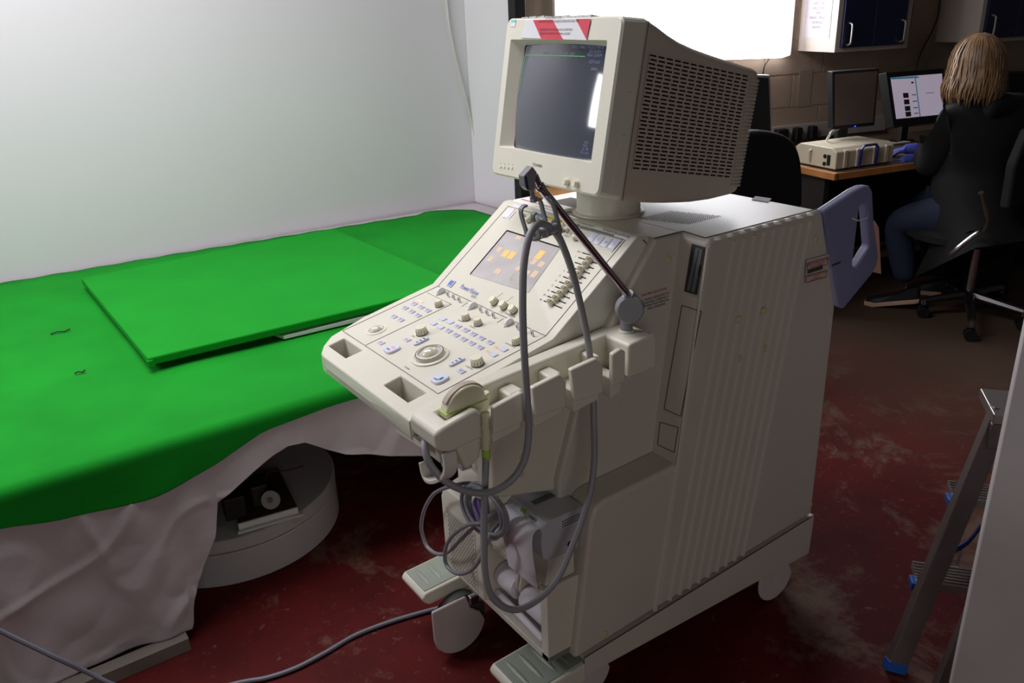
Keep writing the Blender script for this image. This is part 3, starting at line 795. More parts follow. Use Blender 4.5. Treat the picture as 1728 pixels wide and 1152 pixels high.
# logo badge and lettering
f_ = SP.sub(*SP.loc(sp(762, 478.5))[:2], 0)
bdg = MB().box(-.010, .010, -.0095, .0095, 0, .0025, f_).build('badge_frame', mat('silver_plastic', (190, 192, 196)), cons, bevel=.001)
MB().box(-.007, .006, -.0065, .0065, .0025, .003, f_).build('badge_face', mat('badge_blue', (84, 118, 210), .3), bdg)
lo = sp(*z3(1122, 77)); a, b, _ = SP.loc(lo)
text('console_logo', 'PowerVision', .0185, SP.sub(a, b, 0), INKB, cons, sx=.78)
text('console_logo', '6000', .0095, SP.sub(*SP.loc(sp(*z3(1148, 122)))[:2], 0), mat('grey_ink', (140, 138, 136), .5), cons)
for px, py in (((772 + 20 + 60), 504),): pass
for a_, b_ in (((1290, 135), (1345, 95)), ((1360, 160), (1412, 120))):
    line_on(SP, [sp(*z3(*a_)), sp(*z3(*b_))], 'index_line', .0018, mt=mat('pale_grey_print', (200, 198, 184), .5))
# slide potentiometers
SLK = mat('slider_cap_plastic', (196, 190, 166), .35)
def slider_mesh():
    mb = MB(); r = lambda w_, h_, z: [V(x, y, z) for x, y in rrect(w_, h_, min(w_, h_) * .25, 3)]
    mb.loft([r(.0140, .0102, .001), r(.0140, .0102, .006), r(.0132, .0096, .0105)]); mb.loft([r(.0118, .0086, .0104), r(.0095, .0066, .0125)], 1)
    return mb.me('slider_cap', [mat('slider_rim', (214, 208, 186), .3), mat('slider_top', (158, 148, 120), .22, coat=.5)], V(0, 0, 0))[0]
slm = slider_mesh()
slot = MB().box(-.030, .030, -.0011, .0011, -.0002, .0007).me('slider_slot', HOLE, V(0, 0, 0))[0]
tick = MB()
for k in range(7): tick.box(-.026 + k * .0086, -.0252 + k * .0086, .0035, .0052, 0, .0003); 
tick = tick.me('scale_ticks', mat('faint_tick', (120, 116, 96)), V(0, 0, 0))[0]
spos = [(1082, 612), (1042, 650), (1010, 695), (962, 742), (935, 795), (870, 845), (835, 893), (795, 945), (752, 993), (704, 1040), (644, 1088)]
lefts = [(985, 583), (945, 632), (908, 682), (870, 732), (830, 780), (788, 828), (748, 880), (708, 930), (668, 978), (628, 1027), (590, 1075)]
nums = ['0cm', '1', '2', '3', '4', '6', '8', '12', '16', '20', '24']
for i, ((x, y), (lx, ly)) in enumerate(zip(spos, lefts)):
    P0 = SP.loc(sp(*q1(lx, ly)))
    b_ = P0[1]; a_ = P0[0] + .031
    inst('slider_slot', slot, cons, SP.sub(a_, b_, 0)); inst('scale_ticks', tick, cons, SP.sub(a_, b_, 0))
    K_ = SP.loc(onpl(*q1(x, y), SP.o + SP.z * .009, SP.z))
    put(slm, SP, SP.p(K_[0], b_), name='slider_cap')
    text('print_text', nums[i], .0065, SP.sub(P0[0] - .0095, b_, 0), INK, cons)
# A B C buttons
abc = key_mesh(.0205, .024, .0006, .0015, 'transducer_key')
for (x, y, s) in ((1093, 425, ''), (1155, 453, 'A'), (1230, 480, 'B'), (1311, 499, 'C')):
    P0 = SP.loc(sp(*q1(x, y))); o = put(abc, SP, SP.p(P0[0], P0[1]))
    if s: text('print_text', s, .009, SP.sub(P0[0], P0[1], .0016), INK, o)
# coloured strips along the top
SG = mat('strip_grey', (120, 132, 128), .5); SB = mat('strip_blue', (120, 138, 200), .5); SY = mat('strip_yellow', (222, 190, 40), .5)
def strip(pa, pb, wd, m_, name='colour_strip', h=.0005):
    a = SP.loc(sp(*q1(*pa))); b = SP.loc(sp(*q1(*pb))); bb = (a[1] + b[1]) / 2
    return MB().box(a[0], b[0], bb - wd / 2, bb + wd / 2, 0, h, SP).build(name, m_, cons)
strip((462, 180), (625, 222), .009, SB); strip((628, 228), (795, 276), .009, SY); strip((800, 270), (960, 312), .008, SG)
strip((965, 320), (1066, 350), .0075, SG); strip((1072, 348), (1410, 442), .0075, SG)
text('print_text', 'TRANSDUCER', .0075, SP.sub(*SP.loc(sp(*q1(1270, 368)))[:2], 0), INK, cons)
text('print_text', 'M  ENTRY SELECT', .0065, SP.sub(*SP.loc(sp(*q1(1030, 300)))[:2], 0), INK, cons)
strip((1325, 398), (1470, 432), .012, PAPER, 'paper_label', .0008)
text('handwriting', 'SONOPROBE', .0095, SP.sub(*SP.loc(sp(*q1(1400, 408)))[:2], .0008), mat('maroon_ink', (96, 44, 60), .6), cons, sx=.75)
for s, x, y in (('V-H-C', 830, 415), ('B-H-2', 918, 440)): text('print_text', s, .0065, SP.sub(*SP.loc(sp(*q1(x, y)))[:2], 0), INK, cons)
# stack of small square stickers on the upper left
for k, (x, y) in enumerate(((243, 190), (238, 184))):
    P0 = SP.loc(sp(*q1(x - 6 * k, y + 5 - 6 * k))); fr = SP.sub(P0[0], P0[1], .0004 + k * .0012, .12 * k)
    MB().box(-.0125, .0125, -.014, .014, 0, .001, fr).build('square_sticker', PAPER, cons)
fr = SP.sub(*SP.loc(sp(*q1(310, 112)))[:2], .0002); MB().box(-.013, .013, -.006, .006, 0, .0004, fr).build('clear_label', mat('clear_film_white', (226, 226, 232), .2), cons)
# ribbed concentric knobs at the top
for (x, y, r_) in ((445, 245, 1), (515, 250, 1), (785, 335, 1), (848, 345, 1.05), (870, 370, .9), (925, 425, .9)):
    P0 = SP.loc(sp(*q1(x + 6, y + 12)))
    if (x, y) == (870, 370): continue
    o = put(kss, SP, SP.p(P0[0], P0[1]))
    MB().lathe(SP.sub(P0[0], P0[1], .012), [(.0052, 0), (.0048, .008), (.004, .009)], 14).build('inner_knob', KNOB, o)

# --- deck, grilles, monitor foot -----------------------------------------------------------------
DZ = 1.0553
# white paper label strip with a red line on the deck front edge (beyond the console)
pl = at(905, 352, 'z', DZ + .006)
lab = MB().hexa([V(.246, .385, DZ), V(.30, .385, DZ), V(.30, .56, DZ), V(.246, .56, DZ), V(.248, .385, DZ + .008), V(.30, .385, DZ + .008), V(.30, .56, DZ + .008), V(.248, .56, DZ + .008)]).build('deck_front_ledge', WHITE, M_, bevel=.003)
MB().box(.262, .266, .42, .545, DZ + .008, DZ + .0088).build('red_line', RED, lab)
# perforated grille (small holes laid on the deck)
mb = MB()
for i in range(15):
    for j in range(18):
        fx, fy = i / 14, j / 17
        x = .352 + .10 * fx + .045 * (1 - fy) ; y = .118 + fy * .108
        if j % 2: x += .0034
        mb.box(x - .0011, x + .0011, y - .0010, y + .0010, DZ, DZ + .0005)
mb.build('deck_vent_holes', HOLE, rb, kind='stuff')
mb = MB()
for j in range(22):
    y = .405 + j * .0045
    mb.box(.31, .385, y, y + .0018, DZ, DZ + .0012)
mb.build('deck_vent_slots', mat('vent_shadow', (150, 146, 136), .6), rb, kind='stuff')
mf = Fr(V(.352, .325, DZ), V(1, 0, 0), V(0, 1, 0), V(0, 0, 1))
ft = MB().lathe(mf, [(.083, 0), (.082, .003), (.0745, .006), (.073, .010), (.073, .085), (.085, .10)], 40).build('swivel_foot', CREAM, M_, smooth=25)
# warning label on the back of the deck
q = [at(a, b, 'z', DZ + .0005) for a, b in ((1275, 331), (1302, 335), (1297, 341), (1268, 337))]
dl = MB().prism(q, V(0, 0, .0006)).build('deck_label', PAPER, rb)

# --- monitor ------------------------------------------------------------------------------------------
MO = V(.18454416, .31791306, 1.31280539)
MN = V(-.98243171, -.01886365, .18566662); ME = V(.01919744, -.99981571, 0); MU = V(.1856324, .00356432, .9826128)
MF = Fr(MO, ME, MU, MN)                 # a right, b up, c towards the operator
MR = Fr(MO, ME, MU, -MN)                # depth positive backwards
W2, H2 = .1853, .168
def sect(d, w_, top, bot, r, lat=None):
    return [MR.p(x, y, d) for x, y in rrect(2 * w_, top - bot, r, 4, 0, (top + bot) / 2)]
mon = MB()
op = rrect(.312, .230, .004, 4, -.007, .0095)
inn = [(x, y) for x, y in rrect(.280, .219, .006, 4, .002, .0065)]
rings = [[MF.p(x, y, -.022) for x, y in inn], [MF.p(x, y, .0) for x, y in op], sect(0, W2 - .004, .164, -.164, .014), sect(.004, W2, .168, -.168, .016)]
rings += [sect(.05, W2, .172, -.172, .014), sect(.060, W2, .173, -.1735, .014)]
mon.loft(rings, cap0=False, cap1=False)
bez = mon.build('monitor_bezel', CREAM, M_, smooth=22)
MBODY = mat('monitor_taupe_plastic', (196, 182, 168), .45, var=.02, bump=.08, bscale=700)
hs = MB().loft([sect(.060, W2 - .0015, .1715, -.172, .014), sect(.0615, W2, .173, -.1735, .014), sect(.10, W2, .163, -.175, .016), sect(.13, W2, .153, -.1765, .016), sect(.164, W2, .1445, -.1765, .016), sect(.21, W2, .1375, -.1755, .016), sect(.275, W2, .1315, -.172, .016), sect(.34, W2, .127, -.164, .016), sect(.405, W2, .1225, -.151, .016), sect(.422, W2 - .004, .119, -.146, .014), sect(.428, W2 - .014, .108, -.135, .012)]).build('monitor_housing', MBODY, M_, smooth=30)
# tube glass
Rg = 1.0
def glassz(x, y): return -.030 + (.146 ** 2 + .115 ** 2) / (2 * Rg) - (x * x + y * y) / (2 * Rg) * 1.0 + .004
mb = MB(); nx, ny = 28, 22; vs = []
for j in range(ny + 1):
    for i in range(nx + 1):
        x = -.146 + .292 * i / nx; y = -.116 + .232 * j / ny
        vs.append(MF.p(x + .002, y + .0065, glassz(x, y)))
mb.add(vs, [(j * (nx + 1) + i, j * (nx + 1) + i + 1, (j + 1) * (nx + 1) + i + 1, (j + 1) * (nx + 1) + i) for j in range(ny) for i in range(nx)])
mb.prism([MF.p(x, y, -.06) for x, y in ((-.144, -.109), (.148, -.109), (.148, .122), (-.144, .122))], MF.z * .012)
glass = mb.build('tube_screen', mat('tube_glass', (74, 76, 86), .07, var=.03, spec=.6, coat=.3, emit=(60, 64, 80), estr=.12), bez, smooth=40)
def wrap(Pt):
    a, b, cc = MF.loc(Pt); return MF.p(a, b, glassz(a - .002, b - .0065) + .0006 + cc * 0)
SCT = mat('screen_text_blue', (104, 110, 140), .5, emit=(112, 122, 170), estr=.3)
SCD = mat('screen_text_dim', (110, 112, 130), .5, emit=(90, 96, 120), estr=.3)
GRN = mat('screen_green', (70, 150, 84), .5, emit=(80, 190, 100), estr=.45)
def face(px, py): return MF.loc(onpl(px, py, MF.p(0, 0, -.016), MF.z))
def st(s, px, py, size, m_=SCT, al='CENTER'):
    a, b, _ = face(px, py); text('screen_text', s, size, Fr(MF.p(a, b, 0), MF.x, MF.y, MF.z), m_, glass, al, wrap=wrap)
st('TIS0.2 TIB0.2 TIC0.2 MI1.0', 1016, 80, .0082, al='RIGHT'); st('22/14/2011', 1015, 87, .0082, al='RIGHT'); st('00:61:25AM', 1014, 93.5, .0082, al='RIGHT')
st('HOSPITAL  ANTENATAL DEPT.  DEST', 972, 91.5, .0066, SCD, 'RIGHT')
st('CDT-6.0', 1011, 105, .0082, al='RIGHT'); st('20Hz', 1008, 117, .0082, al='RIGHT')
st('A/2', 992, 241, .008, al='RIGHT'); st('79/1', 991, 247, .008, al='RIGHT'); st('6/ 78', 991, 252.5, .008, al='RIGHT'); st('14.1cm', 991, 258.5, .008, al='RIGHT')
def sline(p0, p1, wd, m_, n=10, ticks=0):
    a = face(*p0); b = face(*p1); mb = MB(); pts = [wrap(MF.p(a[0] + (b[0] - a[0]) * t, a[1] + (b[1] - a[1]) * t, 0)) for t in frange(0, 1, n)]
    mb.bar(pts, MF.z, .0005, wd)
    for k in range(ticks):
        t = (k + .5) / ticks; p_ = MF.p(a[0] + (b[0] - a[0]) * t, a[1] + (b[1] - a[1]) * t, 0)
        d = (MF.p(b[0], b[1]) - MF.p(a[0], a[1])).normalized(); s = d.cross(MF.z)
        mb.bar([wrap(p_), wrap(p_ + s * .002)], MF.z, .0004, .0007)
    return mb.build('screen_line', m_, glass)
sline((884.5, 92.5), (988, 95.5), .0012, GRN, ticks=12); sline((884.5, 92.5), (875, 156), .0007, GRN, ticks=7); sline((870, 158), (875, 157), .0015, SCT, 3)
# bezel details
def bz(px, py): return MF.loc(onpl(px, py, MO, MN))
text('monitor_badge', 'TOSHIBA', .0085, MF.sub(*bz(907, 279)[:2], 0), INK, bez)
for px, py in ((957, 307), (973, 310)):
    a, b, _ = bz(px, py); kf = MF.sub(a, b, 0)
    MB().lathe(kf, [(.0075, 0), (.0065, .008), (.0058, .0105)], 20).build('monitor_knob', KNOB, bez, smooth=30)
for px in (845, 851, 857.5, 864):
    a, b, _ = bz(px, 281 + (px - 845) * .12); kf = MF.sub(a, b, 0)
    MB().lathe(kf, [(.0036, 0), (.0034, .0012), (.0022, .0016)], 12).build('monitor_button', CREAM, bez)
    MB().box(-.0008, .0008, .006, .0078, 0, .0003, kf).build('button_mark', INK, bez)
# striped warning tape sign stuck to the top of the bezel
s0 = [MF.p(*bz(*q)[:2], .0010) for q in ((889, 28), (998, 24), (991, 68), (880, 64))]
s0[0] = MF.p(bz(889, 28)[0], .163, .001); s0[1] = MF.p(bz(998, 24)[0], .163, .001)
sg = MB().prism(s0, MF.z * .0008).build('tape_sign', mat('glossy_white_tape', (222, 220, 226), .2, coat=.4), bez)
def tq(pts, name, m_): 
    q = []
    for px, py in pts:
        a, b, _ = bz(px, py); q.append(MF.p(a, min(b, .163), .0019))
    MB().prism(q, MF.z * .0003).build(name, m_, sg)
def zz6(x, y): return 850 + x * .10417, 15 + y * .10417
tq([zz6(495, 120), zz6(810, 100), zz6(975, 500), zz6(620, 492)], 'red_stripe', RED)
tq([zz6(1190, 95), zz6(1430, 95), zz6(1352, 498)], 'red_stripe', RED)
for s, x, y, sz in (('BEFORE USING SYSTEM', 825, 148, .0062), ('WARNING: CHECK AND ADJUST SYSTEM DATE AND TIME', 895, 207, .0062), ('WAIT FOR SYSTEM TO TURN OFF COMPLETELY', 860, 342, .0062), ('BEFORE SWITCHING OFF AT WALL SOCKET', 840, 405, .0062)):
    a, b, _ = bz(*zz6(x, y)); text('sign_text', s, sz, MF.sub(a, b, .0018, .0), INK, sg, sx=.80)
tr = random.Random(3)
a, b, _ = bz(866.5, 38)
MB().box(-.0085, .0085, .0, .0055, 0, .0005, MF.sub(a, b, .0004)).build('asset_label', mat('mint_label', (110, 205, 180), .5), bez)
MB().box(-.0085, .0085, -.0085, .0, 0, .0005, MF.sub(a, b, .0004)).build('asset_label', PAPER, bez)
# crinkled tape folded over the top edge
mb = MB()
for k in range(9):
    x = bz(880 + k * 13, 26)[0]; mb.hexa([MR.p(x, .1665, .002), MR.p(x + .022, .1665, .002), MR.p(x + .022, .1675, .03), MR.p(x, .1675, .03), MR.p(x, .1695 + .001 * (k % 2), .001), MR.p(x + .022, .170 + .001 * (k % 3), .001), MR.p(x + .022, .172, .03), MR.p(x, .1715, .03)])
mb.build('tape_fold', mat('glossy_white_tape', (222, 220, 226)), sg)
# housing seam, strap clips and side vents
RS = Fr(MR.p(W2, 0, 0), MR.z, MU, ME)     # a depth, b up, c outwards on the visible side
MB().box(.0645, .0662, -.173, .172, -.0002, .0004, RS).build('housing_seam', SEAM, hs)
MB().box(.030, .046, -.150, -.060, 0, .002, RS).build('side_clip', CREAM, bez, bevel=.001)
MB().box(.033, .047, .020, .036, 0, .002, RS).build('side_clip', CREAM, bez, bevel=.001)
MB().box(.034, .047, -.068, -.045, 0, .003, RS).build('side_clip', CREAM, bez, bevel=.001)
mb = MB(); mbk = MB(); NR, NC = 29, 13
def g(u, v):                              # grille region, slightly tapering towards the back
    d = .078 + (.385 - .078) * u; t0, t1 = .112 - .006 * u, -.1105 - .004 * u
    return d, t1 + (t0 - t1) * v
for r in range(NR):
    for cidx in range(NC):
        u0, u1 = cidx / NC, (cidx + 1) / NC; v0, v1 = r / NR, (r + 1) / NR
        sh = .12 if r % 2 else -.0
        m0, m1 = u0 + (u1 - u0) * (.06 + sh), u0 + (u1 - u0) * (.88 + sh); n0, n1 = v0 + (v1 - v0) * .30, v0 + (v1 - v0) * .74
        O = [g(u0, v0), g(u1, v0), g(u1, v1), g(u0, v1)]; I = [g(m0, n0), g(m1, n0), g(m1, n1), g(m0, n1)]
        vs = [RS.p(*q, .0022) for q in O] + [RS.p(*q, .0022) for q in I] + [RS.p(*q, .0003) for q in I]
        mb.add(vs, [(0, 1, 5, 4), (1, 2, 6, 5), (2, 3, 7, 6), (3, 0, 4, 7), (4, 5, 9, 8), (5, 6, 10, 9), (6, 7, 11, 10), (7, 4, 8, 11)])
        mb.add([RS.p(*q, .0004) for q in I], [(0, 1, 2, 3)], 1)
vg = mb.build('vent_grille', [MBODY, HOLE], hs, smooth=20, kind='stuff')
for s in (1,):
    for k in range(30):
        y = -.128 + k * .0078
        MB().tube([RS.p(.392, y, -.0005), RS.p(.412, y, -.0005), RS.p(.429, y, -.006)], .0034, 8).build('vent_fin', MBODY, hs)

# --- front lower unit: printer bay, drawer, speaker panel, pedals ------------------------------------------
XF = -.078
fl = prismY([(XF, .196), (.0, .196), (.0, .212), (XF, .212)], .02, .41, 'bay_sill', BODYL, M_, .002)
prismY([(XF, .196), (.0, .196), (.006, .388), (XF, .388)], .020, .045, 'bay_side', BODYL, M_, .002)
prismY([(XF + .004, .372), (.0, .372), (.0, .392), (XF, .392)], .045, .24, 'bay_shelf', BODYL, M_, .002)
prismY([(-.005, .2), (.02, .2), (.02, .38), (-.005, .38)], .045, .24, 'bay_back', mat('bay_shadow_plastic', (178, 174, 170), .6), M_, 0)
prismY([(XF, .392), (.0, .392), (.0, .452), (XF + .012, .452)], .026, .24, 'printer_plinth', BODYL, M_, .003)
spk = prismY([(-.098, .230), (-.0, .200), (.0, .47), (-.050, .462), (-.090, .452), (-.098, .430)], .238, .408, 'speaker_box', BODYL, M_, .004)
MB().prism([V(-.099, .385, .235), V(-.099, .262, .235), V(-.099, .262, .405), V(-.099, .385, .415)], V(.0005, 0, 0)).build('grille_field', CREAM, spk)
mb = MB()
for i in range(26):
    for j in range(13):
        z = .245 + i * .0062; y = .268 + j * .0088 + (.0044 if i % 2 else 0)
        mb.box(-.0998, -.0988, y - .0022, y + .0022, z - .0011, z + .0011)
mb.build('speaker_slots', mat('vent_dim', (104, 100, 92), .7), spk, kind='stuff')
MB().lathe(Fr(V(-.05, .345, .463), V(1, 0, 0), V(0, 1, 0), V(0, 0, 1)), [(.019, -.002), (.019, .0015), (.017, .0015), (.016, -.001)], 24).build('cable_recess', mat('green_grey_recess', (120, 124, 108), .6), spk)
# paper rolls inside the bay
for y0, y1, x, z, r in ((.168, .234, -.039, .285, .031), (.055, .142, -.038, .275, .030)):
    MB().cyl(V(x, y0, z), V(x, y1, z), r, n=28).build('paper_roll', PAPER, None, label=('wider' if y0 > .1 else 'narrower') and ('white paper roll in the open front bay, left one' if y0 > .1 else 'white paper roll in the open front bay, right one'), cat='paper roll', group=None)
rc = mat('roll_core_cream', (206, 202, 190), .5)
for y in (.146, .160): MB().prism([V(-.060, y, .30), V(-.052, y, .335), V(-.035, y, .35), V(-.03, y, .26), V(-.052, y, .265)], V(0, .006, 0)).build('roll_holder', rc, M_, bevel=.001)
MB().tube([V(-.068, .05, .232), V(-.062, .235, .240)], .008, 12).build('paper_guide', PAPER, M_)
# thermal printer
PRM = mat('printer_grey', (186, 186, 192), .45, var=.02); PRD = mat('printer_dark_grey', (104, 106, 110), .5)
pt_ = root('thermal_printer', (-.02, .09, .452), 'grey thermal printer with paper strip hanging out, under the console', 'printer')
pb_ = prismY([(-.080, .462), (-.068, .4525), (.010, .4525), (.027, .546), (-.070, .546), (-.079, .538), (-.083, .50)], .026, .152, 'printer_case', PRM, pt_, .003)
MB().box(-.05, .012, .090, .106, .5462, .5472).build('top_inlay', PRD, pt_)
pfr = Fr(V(-.0745, .09, .5425), V(0, -1, 0), V(.009, 0, .008).normalized(), V(-.66, 0, .75).normalized())
for a in (-.056, -.047, -.037, -.028): MB().lathe(Fr(V(-.0775, .09 - a, .5395), V(0, -1, 0), V(.7, 0, .7), V(-.7, 0, .7)), [(.0038, 0), (.0035, .0015)], 14).build('printer_button', PRM, pb_)
MB().box(-.008, .006, -.004, .004, -.002, .003, Fr(V(-.0765, .094, .541), V(0, -1, 0), V(.7, 0, .7), V(-.7, 0, .7))).build('printer_display', mat('green_display', (40, 52, 20), .3, emit=(120, 160, 20), estr=.08), pb_)
for a in (.018, .027, .036): MB().lathe(Fr(V(-.0775, .09 - a, .5395), V(0, -1, 0), V(.7, 0, .7), V(-.7, 0, .7)), [(.0034, 0), (.0032, .0015)], 14).build('printer_button', PRD, pb_)
mb = MB()
for i in range(10):
    for j in range(3): mb.box(-.030 + i * .0052, -.0275 + i * .0052, .0252, .0262, .518 + j * .006, .5205 + j * .006)
mb.build('side_vent_holes', HOLE, pb_, kind='stuff')
ck = Fr(V(-.012, .0258, .470), V(1, 0, 0), V(0, 0, 1), V(0, -1, 0))
MB().lathe(ck, [(.0065, 0), (.006, .004), (.004, .006)], 18).build('side_knob', mat('dark_chrome', (70, 70, 74), .25, .8), pb_)
# strip of paper curling out of the printer and down
pp = [V(-.080, 0, .531), V(-.090, 0, .530), V(-.0985, 0, .520), V(-.101, 0, .500), V(-.100, 0, .47), V(-.097, 0, .44), V(-.094, 0, .41), V(-.092, 0, .385)]
pp = catmull(pp, 5); mb = MB(); n = len(pp); vs = []
for i, p_ in enumerate(pp):
    t = i / (n - 1); vs += [V(p_.x, .150 - .012 * t, p_.z), V(p_.x - .002 * math.sin(t * 3), .09, p_.z), V(p_.x + .002 * t, .036, p_.z)]
mb.add(vs, [(3 * i + k, 3 * i + 1 + k, 3 * i + 4 + k, 3 * i + 3 + k) for i in range(n - 1) for k in (0, 1)])
pap = mb.build('paper_strip', PAPER, pt_, smooth=80)
s = pap.modifiers.new('t', 'SOLIDIFY'); s.thickness = .0006
# pedals
PAD = mat('grey_green_rubber', (150, 158, 146), .35, var=.03)
def pedal(x0, x1, y0, y1, zt, zb, name='foot_pedal'):
    fw = (x1 - x0)
    side = [(x0, zt - .012), (x0 + .010, zt), (x1, zt + .006), (x1, zb), (x0 + .018, zb + .004), (x0 + .004, zb + .016)]
    o = prismY(side, y0, y1, name, BODYL, M_, .006)
    pd = MB().hexa([V(x0 + .012, y0 + .010, zt - .003), V(x1 - .002, y0 + .010, zt + .003), V(x1 - .002, y1 - .008, zt + .003), V(x0 + .012, y1 - .008, zt - .003), V(x0 + .012, y0 + .010, zt + .002), V(x1 - .002, y0 + .010, zt + .008), V(x1 - .002, y1 - .008, zt + .008), V(x0 + .012, y1 - .008, zt + .002)]).build('tread_pad', PAD, o, bevel=.001)
    for k in range(4):
        xx = x0 + .035 + k * .034; zz = zt + .002 + .006 * (xx - x0 - .012) / (x1 - x0)
        MB().ball(V(xx, (y0 + y1) / 2 + .004, zz - .001), .0065, (y1 - y0) * .36, .0045, n=14, m=8).build('pad_ridge', PAD, o)
    return o
pedal(-.168, .0, -.012, .122, .168, .126)
pedal(-.172, -.0, .408, .522, .172, .13)
# casters
WHL = mat('grey_tyre', (74, 76, 74), .6); HSG = mat('pinkish_white_plastic', (206, 196, 194), .35)
def caster(x, y, r, w_, side, top=.13, name='caster'):
    f = Fr(V(x, y, r), V(1, 0, 0), V(0, 0, 1), V(0, -1, 0))
    fw = Fr(f.p(.016, 0, -.006), f.x, f.y, f.z)
    wh = MB().lathe(fw, [(r * .75, -w_ / 2), (r * .97, -w_ * .35), (r * .97, w_ * .35), (r * .75, w_ / 2)], 36).build('caster_wheel', WHL, M_, smooth=30)
    R2 = r * 1.02
    pts = [(-R2 * .98, R2 * .8)] + [(R2 * math.cos(a), R2 * math.sin(a)) for a in frange(math.radians(165), math.radians(385 - 20), 20)] + [(R2 * .45, R2 * .55), (R2 * .25, top - r)] + [(-R2 * .9, top - r)]
    pts = [(-R2 * 1.0, top - r)] + [(R2 * math.cos(a), R2 * math.sin(a)) for a in frange(math.radians(180), math.radians(350), 20)] + [(R2 * .80, R2 * .25), (R2 * .45, R2 * .55), (R2 * .30, top - r)]
    mb = MB().prism([f.p(a, b, w_ * .5 + .001) for a, b in pts], f.z * .010)
    MB_ = mb.build('caster_cover', HSG, M_, bevel=.006, seg=3)
    MB().lathe(f, [(.006, w_ * .5 + .0105), (.005, w_ * .5 + .0125)], 14).build('axle_cap', HSG, MB_)
    return wh
caster(-.100, .385, .073, .036, 1, .155)
MB().box(-.070, -.045, .350, .366, .125, .150).build('caster_bracket', CHROME, M_, bevel=.003)
MB().box(-.045, -.005, .350, .395, .125, .165).build('caster_brake', mat('violet_grey_plastic', (120, 116, 134), .5), M_, bevel=.006)
caster(.060, .075, .062, .034, 1, .125)
caster(.672, .036, .066, .036, 1, .12)
caster(.68, .46, .066, .034, 1, .12)
# --- housing under the console -------------------------------------------------------------------------------
uc = prismY([(-.140, .80), (.12, .80), (.08, .70), (.028, .548), (-.135, .592), (-.146, .606)], .098, .16, 'knee_panel', BODYL, M_, .007)
prismY([(-.10, .81), (.10, .81), (.05, .60), (-.08, .60)], .16, .48, 'knee_housing', BODY, M_, .004)
MB().box(-.16, -.135, .19, .215, .62, .80).build('support_strut', mat('violet_strut', (170, 164, 176), .4), M_, bevel=.002)
MB().box(-.12, -.08, .12, .5, .595, .612).build('lower_lip', BODYL, M_, bevel=.002)
for k, (px, py) in enumerate(((893, 770), (890, 785), (884, 800))):
    c = at(px - 12 + k * 4, py, 'y', .0975); MB().ball(c, .007, .003, .006, n=10, m=6).build('mould_mark', mat('yellowed_bump', (196, 184, 160), .5), uc)
# label rail under the console lip
lr = [at(672, 722, 'x', -.31), at(720, 752, 'x', -.31)]
MB().bar([lr[0], lr[1]], V(0, 0, 1), .014, .012).build('console_rail', CREAM, M_, bevel=.002)
bb = [at(700, 737, 'x', -.317), at(711, 744, 'x', -.317)]
MB().bar(bb, V(0, 0, 1), .004, .002).build('rail_badge', mat('grey_badge', (120, 120, 128), .4), M_)
# --- transducer holder ---------------------------------------------------------------------------------------------
hz = lambda x: .846 + (x + .32) * .094            # top line along the side
H = M_
spine = prismY([(-.235, .806), (.150, .820), (.185, .822), (.180, .897), (.11, .892), (-.235, .864)], .058, .093, 'holder_spine', CREAM, H, .006)
blk = MB().prism([V(x, -.010, z) for x, z in [(-.320, .812), (-.322, .845), (-.305, .853), (-.24, .867), (-.228, .855), (-.228, .806), (-.292, .800)]], (0, .0935, 0)).build('holder_front_block', CREAM, H, bevel=0)
cut(blk, [MB().box(-.288, -.22, .010, .044, .795, .90)]); fin(blk, .009, 4)
prismY([(-.262, .75), (-.232, .765), (-.226, .808), (-.28, .808)], -.004, .04, 'holder_lower_shell', CREAM, H, .008)
rear = MB().prism([V(x, -.010, z) for x, z in [(.112, .819), (.112, .890), (.122, .893), (.176, .8975), (.185, .89), (.188, .822)]], (0, .10, 0)).build('holder_rear_block', CREAM, H, bevel=.006, seg=3)
clips = [((-.209, .808), (-.206, .860), (-.144, .871), (-.137, .862), (-.138, .812)), ((-.117, .811), (-.122, .872), (-.060, .881), (-.045, .862), (-.046, .811)), ((-.025, .813), (-.034, .882), (.027, .888), (.043, .872), (.044, .811)), ((.067, .818), (.067, .885), (.088, .891), (.100, .882), (.100, .818))]
for i, c in enumerate(clips):
    MB().prism([V(x, -.014, z) for x, z in c], (0, .013, 0)).build('holder_clip', CREAM, H, bevel=.004, seg=3)
    x0, x1 = c[0][0] + .004, c[-1][0] - .002
    MB().prism([V(x0, -.004, .786), V(x1, -.004, .795), V(x1, -.004, .83), V(x0, -.004, .83)], (0, .066, 0)).build('holder_base', CREAM, H, bevel=.003)
for x0, x1 in ((-.150, -.118), (-.058, -.030), (.046, .064)):
    MB().prism([V(x0, .02, .80), V(x1, .02, .805), V(x1, .02, hz(x1) - .008), V(x0, .02, hz(x0) - .008)], (0, .04, 0)).build('holder_divider', CREAM, H, bevel=.005, seg=3)
# cable hook below the front block
hk = [at(a, b, 'x', -.30) for a, b in ((757, 763), (760, 785), (756, 800), (742, 809), (729, 808), (722, 797), (718, 777))]
MB().bar(catmull(hk, 4), V(1, 0, 0), .026, .008).build('cable_hook', mat('hook_plastic', (214, 208, 200), .4), M_, bevel=.002)
MB().box(-.30, -.20, .02, .10, .765, .80).build('hook_mount', BODY, M_, bevel=.006)
tg = at(747, 777, 'x', -.29)
MB().ball(tg, .003, .004, .015, n=12, m=8).build('speckled_tag', mat('mint_speckle', (150, 205, 190), .6, var=.4, scale=300), M_)
